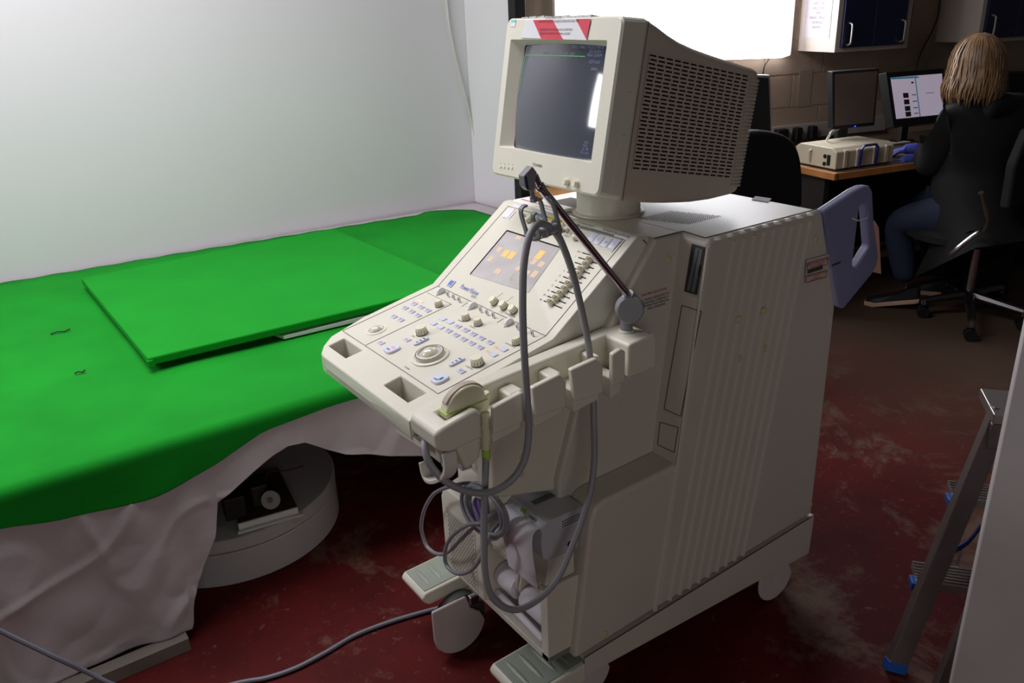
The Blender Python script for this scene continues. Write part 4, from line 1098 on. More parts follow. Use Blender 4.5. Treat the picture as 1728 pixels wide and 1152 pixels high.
# --- articulated cable arm ------------------------------------------------------------------------------------------------
AG = mat('arm_grey_plastic', (132, 131, 137), .38, var=.02)
MB().lathe(Fr(V(.150, .040, .894), V(1, 0, 0), V(0, 1, 0), V(0, 0, 1)), [(.016, 0), (.016, .003), (.0135, .006)], 24).build('arm_socket', CREAM, M_)
bpos = V(.150, .040, .90)
k0 = at(1062, 521, 'y', .028)
MB().cyl(bpos - V(0, 0, .002), V(bpos.x, .040, k0.z), .0125, .0125, 20).build('arm_post', AG, M_)
kf = Fr(k0, CR, CU, -CF)
kn = MB()
zdir = V(-.55, -.83, .12).normalized(); xd = zdir.orthogonal().normalized(); yd = zdir.cross(xd)
kfr = Fr(k0, xd, yd, zdir)
rings = []
for r_, h_ in ((.024, -.018), (.0265, -.014), (.0265, -.004), (.0275, -.003), (.0275, .011), (.0245, .014)):
    nn = 48; rings.append([kfr.p(r_ * (1 - (.02 if (i % 2 and h_ > -.004 and h_ < .012) else 0)) * math.cos(2 * math.pi * i / nn), r_ * (1 - (.02 if (i % 2 and h_ > -.004 and h_ < .012) else 0)) * math.sin(2 * math.pi * i / nn), h_) for i in range(nn)])
kn.loft(rings).build('arm_knob', AG, M_, smooth=25)
TIP = at(903, 296, 'y', .03)
A0 = at(1064, 503, 'y', .03)
dA = (TIP - A0).normalized()
MB().cyl(A0 - dA * .03, A0 + dA * .012, .017, .012, 18).build('arm_collar', AG, M_)
MB().cyl(A0, at(912, 316, 'y', .03), .0075, .0075, 16).build('arm_rod', CHROME, M_, smooth=40)
MB().cyl(at(913, 318, 'y', .03), at(910, 313, 'y', .03), .0092, .0092, 16).build('rod_ring', CHROME, M_)
MB().cyl(at(912, 316, 'y', .03), TIP, .0055, .0055, 14).build('arm_rod', CHROME, M_)
def yy(pts, y): return [at(a, b, 'y', y) for a, b in pts]
hd = MB().prism(yy([(899, 280.5), (907, 291), (905, 299), (903, 317), (900, 323), (892, 322), (886, 314), (884, 297)], .021), V(0, .017, 0)).build('arm_head', AG, M_, bevel=.002)
MB().prism(yy([(885.5, 298), (889, 297), (892.5, 320), (889, 319)], .0205), V(0, .001, 0)).build('head_slot', mat('navy_inlay', (36, 36, 84), .3), hd)
MB().cyl(at(897, 322, 'y', .03), at(900, 332, 'y', .03), .004, .004, 12).build('clamp_neck', AG, M_)
MB().cyl(at(900, 331, 'y', .03), at(901, 340, 'y', .03), .0065, .0065, 14).build('clamp_ball', AG, M_)
def fb(pts, y, w_=.009, h_=.0035): return MB().bar(catmull(yy(pts, y), 3), V(0, 1, 0), w_, h_).build('clamp_strap', AG, M_)
fb([(898, 338), (905, 337), (911, 338), (916, 355), (921, 375), (922, 384)], .026)
fb([(922, 333), (929, 335), (935, 350), (941, 372), (945, 388), (943, 396)], .010)
fb([(888, 346), (881, 350), (879, 358), (883, 375), (888, 391), (887, 398)], .040)
fb([(904, 359), (900, 362), (900, 372), (903, 376)], .03)
MB().cyl(at(902, 394, 'y', .042), at(944, 382, 'y', .006), .0078, .0095, 18).build('clamp_roller', AG, M_)
for px, py, y_ in ((903, 394, .038), (918, 388, .026), (937, 383, .012)):
    c = at(px, py, 'y', y_); MB().cyl(c - V(.002, .002, 0), c + V(.002, -.002, 0), .0135, .0135, 20).build('roller_flange', AG, M_)
MB().tube(catmull(yy([(888, 398), (897, 405), (905, 404), (930, 396), (944, 391)], .018), 4), .0014, 6).build('clamp_wire', AG, M_)
# ================================================================== PROBE AND CABLES
PROBE = mat('probe_ivory', (226, 220, 190), .3, coat=.2)
pbr = root('ultrasound_probe', (-.24, .026, .80), 'cream curved ultrasound probe with lime green line and thick grey cable, in the front holder', 'probe')
c = V(-.243, .0, .868)
prof = [(.040 * math.cos(a), .036 * math.sin(a)) for a in frange(0, math.pi, 18)]
body = [(.041, -.004), (.041, -.012), (.030, -.034)] + []
pr2 = [(.041, 0)] + prof[1:-1] + [(-.041, 0), (-.040, -.010), (-.030, -.030), (.018, -.040), (.036, -.020)]
tiltx = lambda u, v: V(c.x + u + v * .10, 0, c.z - .004 + v + u * .06)
MB().prism([tiltx(u, v) + V(0, .0135, 0) for u, v in pr2], (0, .026, 0)).build('probe_head', PROBE, pbr, bevel=.005, seg=3)
lens = [(.043 * math.cos(a), .036 * math.sin(a) + .0025) for a in frange(math.radians(28), math.radians(160), 16)] + [(.035 * math.cos(a), .030 * math.sin(a)) for a in frange(math.radians(160), math.radians(28), 16)]
MB().prism([tiltx(u, v) + V(0, .019, 0) for u, v in lens], (0, .015, 0)).build('probe_lens', mat('taupe_lens', (176, 162, 146), .5), pbr, bevel=.002)
MB().prism([tiltx(u, v) + V(0, .0118, 0) for u, v in ((-.0425, -.003), (.0425, -.003), (.0425, .0), (-.0425, .0))], (0, .0294, 0)).build('probe_line', LIME, pbr, bevel=.001)
text('probe_text', 'PVM', .008, Fr(tiltx(.02, -.013) + V(0, .0105, 0), V(1, 0, .1), V(0, 0, 1), V(0, -1, 0)), mat('pale_lime', (190, 200, 140), .5), pbr)
n0 = at(818, 690, 'y', .015); n1 = at(820, 752, 'y', .012)
MB().prism([n0 + V(-.016, 0, .02), n0 + V(.014, 0, .03), n0 + V(.010, 0, -.005), n0 + V(-.010, 0, -.005)], (0, .014, 0)).build('probe_neck', PROBE, pbr, bevel=.003)
sr = []; m = 11
for i in range(m * 4 + 1):
    t = i / (m * 4); sr.append(((.0090 if (i % 4) in (1, 2) else .0072), t))
fs = Fr(n0 - V(0, 0, .006), V(1, 0, 0), V(0, 1, 0), (n1 - n0).normalized())
MB().lathe(fs, [(r_, t * (n1 - n0).length) for r_, t in sr], 18).build('strain_relief', PROBE, pbr, smooth=20)
MB().lathe(fs, [(.0082, (n1 - n0).length), (.0078, (n1 - n0).length + .020), (.006, (n1 - n0).length + .022)], 18).build('lime_collar', LIME, pbr)
path = [(820, 758, .012), (820, 775, .010), (817, 860, .0), (817, 920, -.01), (818, 960, -.015), (826, 998, -.02), (846, 1021, -.025), (875, 1028, -.03), (912, 1008, -.03), (943, 972, -.03), (968, 915, -.025), (985, 868, -.02), (997, 825, -.01), (1003, 770, .0), (1002, 710, .010), (1001, 670, .022), (998, 625, .026), (992, 575, .028), (981, 520, .03), (966, 460, .028), (950, 415, .024), (940, 396, .018), (928, 383, .016), (913, 377, .018), (901, 384, .016), (893, 400, .010), (887, 425, .004), (883, 460, -.004), (882, 510, -.014), (883, 560, -.022), (886, 620, -.028), (890, 680, -.030), (892, 730, -.030), (886, 772, -.030), (870, 802, -.026), (848, 821, -.022), (822, 831, -.018), (790, 829, -.010), (760, 817, -.0), (738, 799, .012), (722, 776, .025), (717, 750, .04), (718, 738, .06)]
pts = [at(a, b, 'y', y) for a, b, y in path]
MB().tube(catmull(pts, 5), .0066, 12).build('probe_cable', HOSE, pbr, smooth=60)

WIRE = mat('grey_lead', (134, 133, 142), .42)
def lead(name, ptl, x0, r, label, dx=None):
    pts = [at(a, b, 'x', (x0 + (d[0] if d else 0))) for a, b, *d in ptl]
    return MB().tube(catmull(pts, 6), r, 10).build(name, WIRE, None, smooth=60, label=label, cat='cable', group=None)
lead('cable_loop', [(815, 822, .08), (790, 815, .05), (762, 820, .01), (740, 828), (728, 838), (716, 860), (711, 885), (713, 902), (720, 921), (732, 932), (746, 935), (759, 929), (775, 913), (790, 898), (806, 884), (824, 872, .01), (845, 862, .04)], -.135, .0046, 'thin grey cable looping widest to the left, below the console hook')
lead('cable_loop', [(842, 868, .05), (815, 882, .01), (795, 884), (776, 893), (760, 908), (752, 925), (751, 945), (757, 958), (770, 967), (786, 966), (800, 957), (813, 938), (822, 915), (832, 893, .02), (850, 875, .05)], -.150, .0046, 'thin grey cable in a smaller hanging loop over the perforated panel')
rr = random.Random(5)
for k in range(5):
    ox, oy = rr.uniform(-5, 5), rr.uniform(-4, 4); sx = 1 + rr.uniform(-.15, .15)
    ptl = []
    for i in range(12):
        a = 2 * math.pi * i / 12
        ptl.append((818 + ox + 30 * sx * math.cos(a) + 6 * math.sin(a), 862 + oy + (36 + 2 * k) * math.sin(a) + 12 * math.cos(a), .006 * k + .006 * math.sin(a * 2)))
    pts = [at(a, b, 'x', -.140 + d) for a, b, d in ptl]
    lb = ['outermost ring of the coiled grey cable bundle left of the printer', 'second ring in from the front of the grey cable coil', 'middle ring of the grey cable coil left of the printer', 'ring of grey cable behind the middle of the coil', 'rearmost ring of the grey cable coil, nearest the cart'][k]
    MB().tube(catmull(pts, 4, closed=True), .0045, 8, closed=True).build('coiled_cable', WIRE, None, smooth=60, label=lb, cat='cable', group='coiled cables under the console')
MB().prism([at(a, b, 'x', -.100) for a, b in ((790, 855), (800, 838), (812, 842), (815, 870), (806, 884), (796, 872))], V(.02, 0, 0)).build('plastic_bag', mat('violet_film', (150, 140, 196), .15, coat=.5, var=.3, scale=60), None, bevel=.004, label='crumpled violet plastic film among the coiled cables', cat='plastic film')
cn = at(742, 838, 'x', -.06)
MB().cyl(at(772, 826, 'x', -.06), at(806, 852, 'x', -.06), .014, .012, 16).build('cable_connector', mat('pale_grey_plug', (176, 174, 172), .4), None, label='pale grey round cable connector above the perforated panel', cat='connector')
# pink tag tied on the rear handle
tgm = mat('salmon_card', (232, 178, 152), .8, var=.02)
tr_ = root('hanging_tag', at(1464, 440, 'y', .03), 'pinkish card tag tied to the lilac rear handle with white string', 'tag')
q = [at(a, b, 'y', .045) for a, b in ((1463, 372), (1476, 372), (1483, 384), (1487, 462), (1456, 455), (1462, 440))]
MB().prism(q, V(0, .0012, 0)).build('tag_card', tgm, tr_)
MB().tube(catmull([at(1438, 368, 'y', -.003), at(1448, 372, 'y', -.004), at(1463, 368, 'y', .0), at(1466, 372, 'y', .04)], 5), .0016, 6).build('string', PAPER, tr_)

# ================================================================== BACK OF THE ROOM
CABW = mat('white_cabinet', (182, 170, 160), .5, var=.03); NAVY = mat('navy_door', (22, 24, 58), .35, var=.05)
def cabinet(aL, aR, zb, D_, label, npx):
    r = root('wall_cabinet', WB.p((aL + aR) / 2, zb, D_ / 2), label, 'cabinet')
    MB().box(aL, aR, zb, zb + .75, .002, D_, WB).build('cabinet_box', CABW, r, bevel=.002)
    mid = aL + (aR - aL) * .47
    for k, (x0, x1, hx) in enumerate(((aL + .028, mid - .002, aL + .06), (mid + .002, aR - .045, aR - .075))):
        d = MB().box(x0, x1, zb + .022, zb + .72, D_, D_ + .018, WB).build('cabinet_door', NAVY, r, bevel=.002)
        hb = zb + .035
        MB().tube(catmull([WB.p(hx, hb, D_ + .018), WB.p(hx, hb + .006, D_ + .04), WB.p(hx, hb + .02, D_ + .046), WB.p(hx, hb + .09, D_ + .046), WB.p(hx, hb + .104, D_ + .04), WB.p(hx, hb + .11, D_ + .018)], 4), .0055, 8).build('handle', mat('satin_steel', (170, 166, 160), .35, .8), d)
    return r
aL, zL = wpt(1408, 89, .30); aR, zR = wpt(1530, 84, .30)
c1_ = cabinet(aL, aR, zL, .30, 'white wall cabinet with navy doors and a paper list on its side', 4)
a2, z2_ = wpt(1648, 76, .30)
cabinet(a2, a2 + .55, zL, .30, 'white wall cabinet with navy doors, above the seated person', 2)
# paper list on the cabinet's left side
nf = Fr(WB.p(aL - .001, zL + .07, .04), NW, V(0, 0, 1), -DW)
ntc = MB().box(0, .21, 0, .32, 0, .001, nf).build('paper_list', mat('pale_lilac_paper', (186, 180, 186), .8), None, label='white printed list taped to the side of the left wall cabinet', cat='notice')
for k, s in enumerate(('SENSOR HEADS', 'GASES', 'VACUUM PUMPS', 'WATER BATHS', 'LIQUID STORE', 'DESICCATORS', 'OVENS', 'FREEZERS + FRIDGES', 'CENTRIFUGES', 'DENTISTRY')):
    text('list_text', s, .017, Fr(nf.p(.105, .27 - k * .024, .001), nf.x, nf.y, nf.z), mat('faded_ink', (110, 104, 112), .7), ntc, sx=.8)
# trailing cables on the wall
def wl(pts, out): return [WB.p(*wpt(a, b, out), out) for a, b in pts]
MB().tube(catmull(wl([(1588, -20), (1583, 25), (1572, 55), (1556, 85), (1546, 115), (1544, 150)], .03), 5), .004, 6).build('wall_cable', DARK, None, label='black cable running down the wall between the two cabinets', cat='cable')
MB().tube(catmull(wl([(1300, 90), (1297, 100), (1290, 112), (1287, 130)], .03), 5), .004, 6).build('wall_cable', DARK, None, label='short black cable under the bright window blind', cat='cable')
for k, (px, py, w_, h_) in enumerate(((1360, 118, .09, .20), (1376, 200, .12, .06))):
    a, b = wpt(px, py, 0); MB().box(a - w_ / 2, a + w_ / 2, b - h_, b, .004, .006, WB).build('wall_sheet', mat('dull_sheet', (150, 134, 120), .4), None, label=('dull glossy sheet pinned to the wall under the left cabinet', 'small dull sheet on the wall above the socket strip')[k], cat='sheet')
# socket trunking with plugs
a, b = wpt(1308, 226, .02); a_, b_ = wpt(1400, 226, .02)
tk = root('socket_strip', WB.p((a + a_) / 2, b - .03, .02), 'pale socket trunking with black plugs along the wall behind the desk', 'socket strip')
MB().box(a - .2, a_ + .4, b - .04, b + .04, .002, .03, WB).build('trunking', mat('dull_white_trunking', (168, 158, 150), .5), tk)
for px in (1314, 1322, 1345, 1370): 
    x, _ = wpt(px, 226, .05); MB().box(x - .022, x + .022, b - .045, b + .03, .03, .075, WB).build('plug', DARK, tk, bevel=.008)
# low wooden bench by the post
MB().prism([V(1.58, 2.06, .60), V(2.15, 1.95, .60), V(2.2, 2.2, .60), V(1.58, 2.36, .60)], V(0, 0, .03)).build('bench', mat('orange_wood', (196, 140, 84), .5, var=.12, scale=12), None, bevel=.003, label='low orange wooden bench top seen below the tube monitor', cat='bench')
bo_ = bpy.data.objects['bench']
for x, y in ((1.64, 2.12), (2.1, 2.03), (1.64, 2.3), (2.1, 2.18)): MB().box(x - .02, x + .02, y - .02, y + .02, 0, .60).build('leg', wood, bo_)
# desk
DK = mat('honey_wood', (190, 128, 72), .5, var=.15, scale=14)
d0 = at(1420, 292, 'z', .73); d1 = at(1527, 277, 'z', .73)
dd = (d1 - d0).normalized(); dn = V(-dd.y, dd.x, 0)
dkr = root('desk', d0 + dd * .3 + dn * .4 - V(0, 0, .73), 'honey wood desk along the back wall carrying monitors and an instrument case', 'desk')
DF = Fr(V(d0.x, d0.y, 0), dd, dn, V(0, 0, 1))
MB().box(-.02, 1.7, .012, .72, .70, .73, DF).build('desktop', mat('dark_desk_top', (90, 72, 60), .5), dkr)
MB().box(-.03, 1.7, 0, .013, .698, .731, DF).build('desk_edging', DK, dkr, bevel=.003)
MB().box(-.04, -.01, .0, .72, .698, .731, DF).build('desk_edging', DK, dkr, bevel=.003)
MB().box(.0, .03, .1, .7, .0, .70, DF).build('desk_panel', mat('dark_panel', (40, 34, 32), .6), dkr)
MB().box(1.6, 1.63, .1, .7, .0, .70, DF).build('desk_panel', mat('dark_panel', (40, 34, 32), .6), dkr)
MB().box(.03, 1.6, .66, .68, .1, .70, DF).build('desk_panel', mat('dark_panel', (40, 34, 32), .6), dkr)
# desktop monitors
def screen(name, px4, y4, th, label, smat, inset=.012, stand=True, frame=DARK, bottom=.0):
    q = [at(a, b, 'y', y) for (a, b), y in zip(px4, y4)]       # TL TR BR BL
    ex = (q[1] - q[0]).normalized(); up = (q[0] - q[3]).normalized(); nz = ex.cross(up).normalized()
    base = (q[2] + q[3]) / 2
    r = root(name, V(base.x, base.y, .73), label, 'monitor')
    MB().prism(q, -nz * th).build('monitor_case', frame, r, bevel=.004)
    f = Fr(q[3], ex, up, nz); w_ = (q[2] - q[3]).length; h_ = (q[0] - q[3]).length
    s = [q[0] + ex * inset - up * inset, q[1] - ex * inset - up * inset, q[2] - ex * inset + up * inset * 1.5, q[3] + ex * inset + up * inset * 1.5]
    so = MB().prism([a + nz * .0005 for a in s], nz * .001).build('display', smat, r)
    if stand:
        c = base - nz * (th + .05)
        MB().box(-.03, .03, -.012, .012, .74, c.z + .08, Fr(V(c.x, c.y, 0), ex, V(-ex.y, ex.x, 0), V(0, 0, 1))).build('stand_neck', frame, r)
        MB().box(-.09, .09, -.02, .07, .7312, .742, Fr(V(c.x, c.y, 0), ex, V(-ex.y, ex.x, 0), V(0, 0, 1))).build('stand_foot', frame, r, bevel=.004)
    return r, Fr(s[3], (s[2] - s[3]).normalized(), (s[0] - s[3]).normalized(), nz), so, (s[2] - s[3]).length, (s[0] - s[3]).length
OFFS_ = mat('idle_screen', (92, 80, 74), .35)
screen('desk_monitor', ((1405, 121), (1484, 115.5), (1476, 212), (1405, 219)), (1.42, 1.34, 1.34, 1.42), .04, 'black flat desktop monitor with idle brown screen, left of the lit one', OFFS_)
pl_ = at(1443, 213, 'y', 1.365); MB().ball(pl_, .004, .003, .003, n=8, m=5).build('power_light', mat('blue_led', (60, 80, 255), .3, emit=(50, 70, 255), estr=4), bpy.data.objects['desk_monitor'])
LITS = mat('lit_white_page', (196, 186, 200), .4, emit=(205, 192, 214), estr=.42, var=.01)
r_, lf_, so_, w_, h_ = screen('desk_monitor', ((1496, 122), (1593, 115), (1597, 205), (1509, 215)), (1.44, 1.44, 1.38, 1.38), .05, 'black desktop monitor showing a lit web page, in front of the seated person', LITS, .028)
def pg(x0, x1, y0, y1, m_, n_='page_image', z=.0022): return MB().box(x0 * w_, x1 * w_, y0 * h_, y1 * h_, .0012, z, lf_).build(n_, m_, so_)
TEAL = mat('teal_bar', (70, 150, 176), .4, emit=(60, 140, 170), estr=.3)
pg(.485, .505, 0, 1, TEAL, 'divider_bar'); pg(0, 1, .955, 1, TEAL, 'title_bar'); pg(.40, .45, .83, .87, mat('navy_patch', (40, 44, 90), .5), 'page_icon')
for k, (y, cc) in enumerate(((.46, (90, 50, 60)), (.30, (110, 50, 50)), (.14, (70, 80, 100)), (-.0, (90, 80, 90)))):
    pg(.20, .31, y + .03, y + .15, mat('page_photo_%d' % k, cc, .5)); pg(.38, .47, y + .08, y + .10, mat('faded_ink', (110, 104, 112)), 'page_text')
for ch, col, k in (('G', (66, 120, 230), 0), ('o', (220, 70, 60), 1), ('o', (236, 180, 40), 2), ('g', (66, 120, 230), 3), ('l', (60, 160, 80), 4), ('e', (220, 70, 60), 5)):
    text('page_logo', ch, .028, Fr(lf_.p((.69 + .035 * k) * w_, .70 * h_, .0012), lf_.x, lf_.y, lf_.z), mat('logo_%d' % (k + sum(col)), col, .5, emit=col, estr=.3), so_)
pg(.68, .86, .56, .572, mat('faded_ink', (110, 104, 112)), 'page_text')
screen('desk_monitor', ((1180, 124), (1300, 127), (1305, 235), (1190, 235)), (1.75, 1.62, 1.62, 1.75), .03, 'large dark monitor with a silver edge, half hidden behind the tube monitor', HOLE, .012, frame=mat('silver_frame', (150, 142, 140), .4, .4))
screen('desk_monitor', ((1702, 121), (1790, 118), (1790, 205), (1706, 212)), (1.2, 1.2, 1.2, 1.2), .04, 'black monitor at the far right edge behind the seated person', HOLE)
# portable instrument case
b1_ = at(1409, 287, 'z', .735); b2_ = at(1506, 273, 'z', .735); b3_ = at(1355, 268, 'z', .735)
bx = (b2_ - b1_).normalized(); by = (b3_ - b1_); by = (by - bx * by.dot(bx)).normalized(); bw = (b2_ - b1_).length; bd = min((b3_ - b1_).length, .27)
BF = Fr(b1_, bx, by, V(0, 0, 1))
cs = root('instrument_case', BF.p(bw / 2, bd / 2, -.004), 'cream portable instrument with blue carry handle lying on the desk', 'instrument')
CSM = mat('cream_case', (206, 196, 172), .45)
cb = MB().prism([BF.p(-.0, y, z) for y, z in ((0, .0), (0, .080), (.03, .098), (bd - .03, .098), (bd, .08), (bd, 0))], BF.x * bw).build('case_body', CSM, cs, bevel=.006, seg=3)
for x in (.06, .16, .30, .40): MB().box(x * bw * 2.1, x * bw * 2.1 + .022, -.006, .02, .004, .086, BF).build('case_ridge', CSM, cb, bevel=.003)
BLU2 = mat('deep_blue_handle', (30, 38, 110), .4)
MB().bar([BF.p(bw * .38, -.01, .0), BF.p(bw * .38, -.014, .085), BF.p(bw * .42, -.014, .10), BF.p(bw * .62, -.014, .10), BF.p(bw * .66, -.014, .085), BF.p(bw * .66, -.01, .0)], by, .012, .010).build('carry_handle', BLU2, cs, bevel=.002)
for y, z, r in ((.07, .055, .010), (.07, .02, .010)): MB().cyl(BF.p(-.003, y, z), BF.p(.002, y, z), r, n=14).build('socket', DARK, cb)
MB().box(-.004, .001, .035, .055, .015, .065, BF).build('connector_port', DARK, cb, bevel=.002)
MB().tube([BF.p(-.012, .16, .02), BF.p(-.014, .16, .07), BF.p(-.002, .16, .075)], .006, 8).build('side_lever', CSM, cb)
MB().tube(catmull([at(1395, 236, 'z', .84), at(1400, 228, 'z', .87), at(1404, 222, 'z', .88), at(1420, 216, 'z', .86)], 4), .006, 8).build('white_lead', mat('white_cable', (205, 205, 198)), None, label='short white lead rising behind the cream instrument case', cat='cable')
bk_ = MB().box(0, .16, 0, .11, .732, .742, Fr(V(at(1500, 244, 'z', .74).x, at(1500, 244, 'z', .74).y, 0), dd, dn, V(0, 0, 1))).build('notepad', mat('dull_paper', (176, 166, 156), .8), None, label='pale notepad on the desk near the gloved hands', cat='notepad')

# dark chair back, left of the desk
CH = mat('black_chair_fabric', (15, 15, 17), .85, var=.15, bump=.3, bscale=300)
dcx = at(1300, 300, 'y', 1.25)
dc = root('office_chair', (dcx.x, dcx.y, 0), 'black fabric office chair with rounded back, behind the ultrasound cart', 'chair')
q = catmull([at(a, b, 'y', 1.2) for a, b in ((1215, 360), (1225, 250), (1258, 224), (1300, 221), (1338, 236), (1354, 275), (1356, 345))], 5)
q += [at(1340, 375, 'y', 1.2), at(1240, 385, 'y', 1.2)]
MB().prism(q, V(.0, .07, 0)).build('backrest', CH, dc, bevel=.02, seg=4)
cx, cy = dcx.x, 1.45
MB().lathe(Fr(V(cx, cy, .46), V(1, 0, 0), V(0, 1, 0), V(0, 0, 1)), [(.20, 0), (.24, .02), (.24, .06), (.2, .08)], 28).build('seat', CH, dc)
MB().cyl(V(cx, cy, .08), V(cx, cy, .46), .03, n=14).build('gas_column', DARK, dc)
MB().bar([V(cx, cy - .1, .47), V(cx, 1.28, .47), V(cx, 1.275, .62)], V(1, 0, 0), .06, .012).build('back_support', DARK, dc)
for k in range(5):
    a = 2 * math.pi * k / 5 + .3; e = V(cx + .27 * math.cos(a), cy + .27 * math.sin(a), .075)
    MB().tube([V(cx, cy, .10), e], [.022, .014], 8).build('base_arm', DARK, dc)
    MB().cyl(e + V(-.02, 0, -.048), e + V(.02, 0, -.048), .027, n=14).build('castor', DARK, dc)

# ================================================================== SEATED PERSON AND CHAIR
def skinned(name, verts, edges, radii, mt, parent, lv=2, root_i=0):
    me = bpy.data.meshes.new(name); org = Vector(verts[root_i])
    me.from_pydata([Vector(v) - org for v in verts], edges, [])
    me.materials.append(mt)
    o = link(name, me, parent, org)
    md = o.modifiers.new('skin', 'SKIN')
    if not me.skin_vertices: bpy.context.view_layer.update()
    for i, r in enumerate(radii):
        sv = me.skin_vertices[0].data[i]; sv.radius = (r, r) if not isinstance(r, tuple) else r; sv.use_root = (i == root_i)
    ss = o.modifiers.new('sub', 'SUBSURF'); ss.levels = lv; ss.render_levels = lv
    bake(o)
    o.data.polygons.foreach_set('use_smooth', [True] * len(o.data.polygons))
    return o
def skin_layer(me):
    if not me.skin_vertices:
        pass
JKT = mat('black_coat', (8, 8, 9), .85, var=.25, scale=9, bump=.3, bscale=120); JEAN = mat('dark_blue_denim', (28, 36, 58), .85, var=.15, scale=14, bump=.2, bscale=400)
SKIN = mat('skin_tone', (200, 150, 128), .5); GLOVE = mat('blue_nitrile_glove', (74, 82, 170), .4, var=.06); HAIR = mat('dark_blonde_hair', (128, 98, 68), .45, var=.35, scale=30)
hip = V(3.05, .86, .52)
pe = root('person', (3.05, .86, 0), 'seated person with shoulder-length fair hair, black coat, jeans and blue gloves', 'person')
hd_ = at(1648, 108, 'y', .88)
nk = V(hd_.x + .05, hd_.y - .02, hd_.z - .15); ch = V(nk.x + .03, nk.y - .05, nk.z - .14); wa = V(3.06, .85, .74)
shL = at(1603, 200, 'y', .90); shR = V(2 * ch.x - shL.x + .02, .80, shL.z + .0)
elL = at(1572, 285, 'y', .98); wrL = at(1556, 250, 'y', 1.16); elR = V(shR.x + .02, .98, elL.z - .02); wrR = at(1545, 268, 'y', 1.12) + V(.02, 0, 0)
hpL, hpR = hip + V(-.09, .02, 0), hip + V(.09, 0, 0)
knL = at(1512, 372, 'y', 1.12); anL = at(1530, 478, 'y', 1.04); knR = V(knL.x + .28, 1.2, .52); anR = V(knR.x + .1, 1.02, .10)
# 0 pelvis 1 waist 2 chest 3 neck 4 head base ...
bv = [hip, wa, ch, nk, hd_ + V(0, 0, -.06), hd_ + V(0, .0, .03), shL, elL, wrL, shR, elR, wrR, hpL, knL, anL, hpR, knR, anR]
be = [(0, 1), (1, 2), (2, 3), (3, 4), (4, 5), (2, 6), (6, 7), (7, 8), (2, 9), (9, 10), (10, 11), (0, 12), (12, 13), (13, 14), (0, 15), (15, 16), (16, 17)]
br = [.11, .11, .12, .05, .07, .085, .05, .038, .026, .05, .038, .026, .07, .042, .03, .07, .042, .03]
skinned('body', bv, be, br, SKIN, pe, 2)
cv = [hip + V(0, -.02, -.03), wa, ch, nk + V(0, 0, -.02), shL, elL, wrL + (elL - wrL) * .12, shR, elR, wrR + (elR - wrR) * .12, hip + V(-.02, -.08, -.12)]
skinned('coat', cv, [(0, 1), (1, 2), (2, 3), (2, 4), (4, 5), (5, 6), (2, 7), (7, 8), (8, 9), (0, 10)], [.20, .175, .185, .085, .10, .075, .055, .10, .075, .055, .17], JKT, pe, 2)
skinned('hood', [nk + V(-.10, -.05, -.03), nk + V(0, -.10, -.05), nk + V(.10, -.06, -.03)], [(0, 1), (1, 2)], [.05, .07, .05], JKT, pe, 2, 1)
skinned('jeans', [hip, hpL, knL, anL, hpR, knR, anR], [(0, 1), (1, 2), (2, 3), (0, 4), (4, 5), (5, 6)], [.12, .10, .080, .056, .10, .080, .056], JEAN, pe, 2)
def shoe(an, toe, mt_=None):
    d = (toe - an); d.z = 0; d.normalize(); s = V(-d.y, d.x, 0); f = Fr(V(an.x, an.y, .0), d, s, V(0, 0, 1))
    so = MB(); out = [(-.07, -.03), (-.05, -.04), (.04, -.045), (.14, -.04), (.185, -.015), (.185, .02), (.14, .042), (.04, .035), (-.05, .035), (-.07, .025)]
    tz = lambda x: .0
    so.loft([[f.p(x, y, .0 + tilt_(x)) for x, y in out], [f.p(x, y, .024 + tilt_(x)) for x, y in out]])
    sh = so.build('shoe_sole', mat('pale_sole', (206, 168, 140), .6), pe, bevel=.004)
    up = MB(); up.loft([[f.p(x * .98, y * .96, .024 + tilt_(x)) for x, y in out], [f.p(x * .93 - .002, y * .9, .055 + tilt_(x) - max(0, x) * .08) for x, y in out], [f.p(-.012 + (x - .05) * .42, y * .75, .10 + tilt_(x) * .6 - max(0, x) * .1) for x, y in out]])
    up.build('shoe_upper', mat('black_shoe', (22, 22, 24), .6), pe, smooth=60)
tilt_ = lambda x: max(0.0, (.14 - x)) * .22
toe = at(1478, 512, 'z', 0.01)
shoe(anL, toe); tilt_ = lambda x: .0
shoe(anR, anR + V(-.1, .2, 0))
# gloved hands: palm plus five curled fingers each
def glove(wr, fwd, side, up):
    f = Fr(wr, fwd, side, up)
    verts = [f.p(0, 0, 0), f.p(.05, 0, .006), f.p(.085, 0, .004)]; edges = [(0, 1), (1, 2)]; rad = [.026, (.030), (.026)]
    for k, (y, L_) in enumerate(((-.030, .062), (-.010, .074), (.010, .070), (.029, .056))):
        b = len(verts); verts += [f.p(.085, y, .002), f.p(.085 + L_ * .5, y * 1.15, .0), f.p(.085 + L_ * .85, y * 1.2, -.018), f.p(.085 + L_, y * 1.2, -.034)]
        edges += [(2, b), (b, b + 1), (b + 1, b + 2), (b + 2, b + 3)]; rad += [.0105, .0095, .009, .0075]
    b = len(verts); verts += [f.p(.03, -.035, .0), f.p(.06, -.058, -.010), f.p(.085, -.062, -.022)]; edges += [(1, b), (b, b + 1), (b + 1, b + 2)]; rad += [.013, .011, .009]
    return skinned('glove', verts, edges, rad, GLOVE, pe, 1)
glove(wrL, V(-.55, .8, -.15).normalized(), V(-.8, -.55, 0).normalized(), V(0, 0, 1))
glove(wrR, V(-.85, .5, -.2).normalized(), V(-.5, -.85, 0).normalized(), V(0, 0, 1))
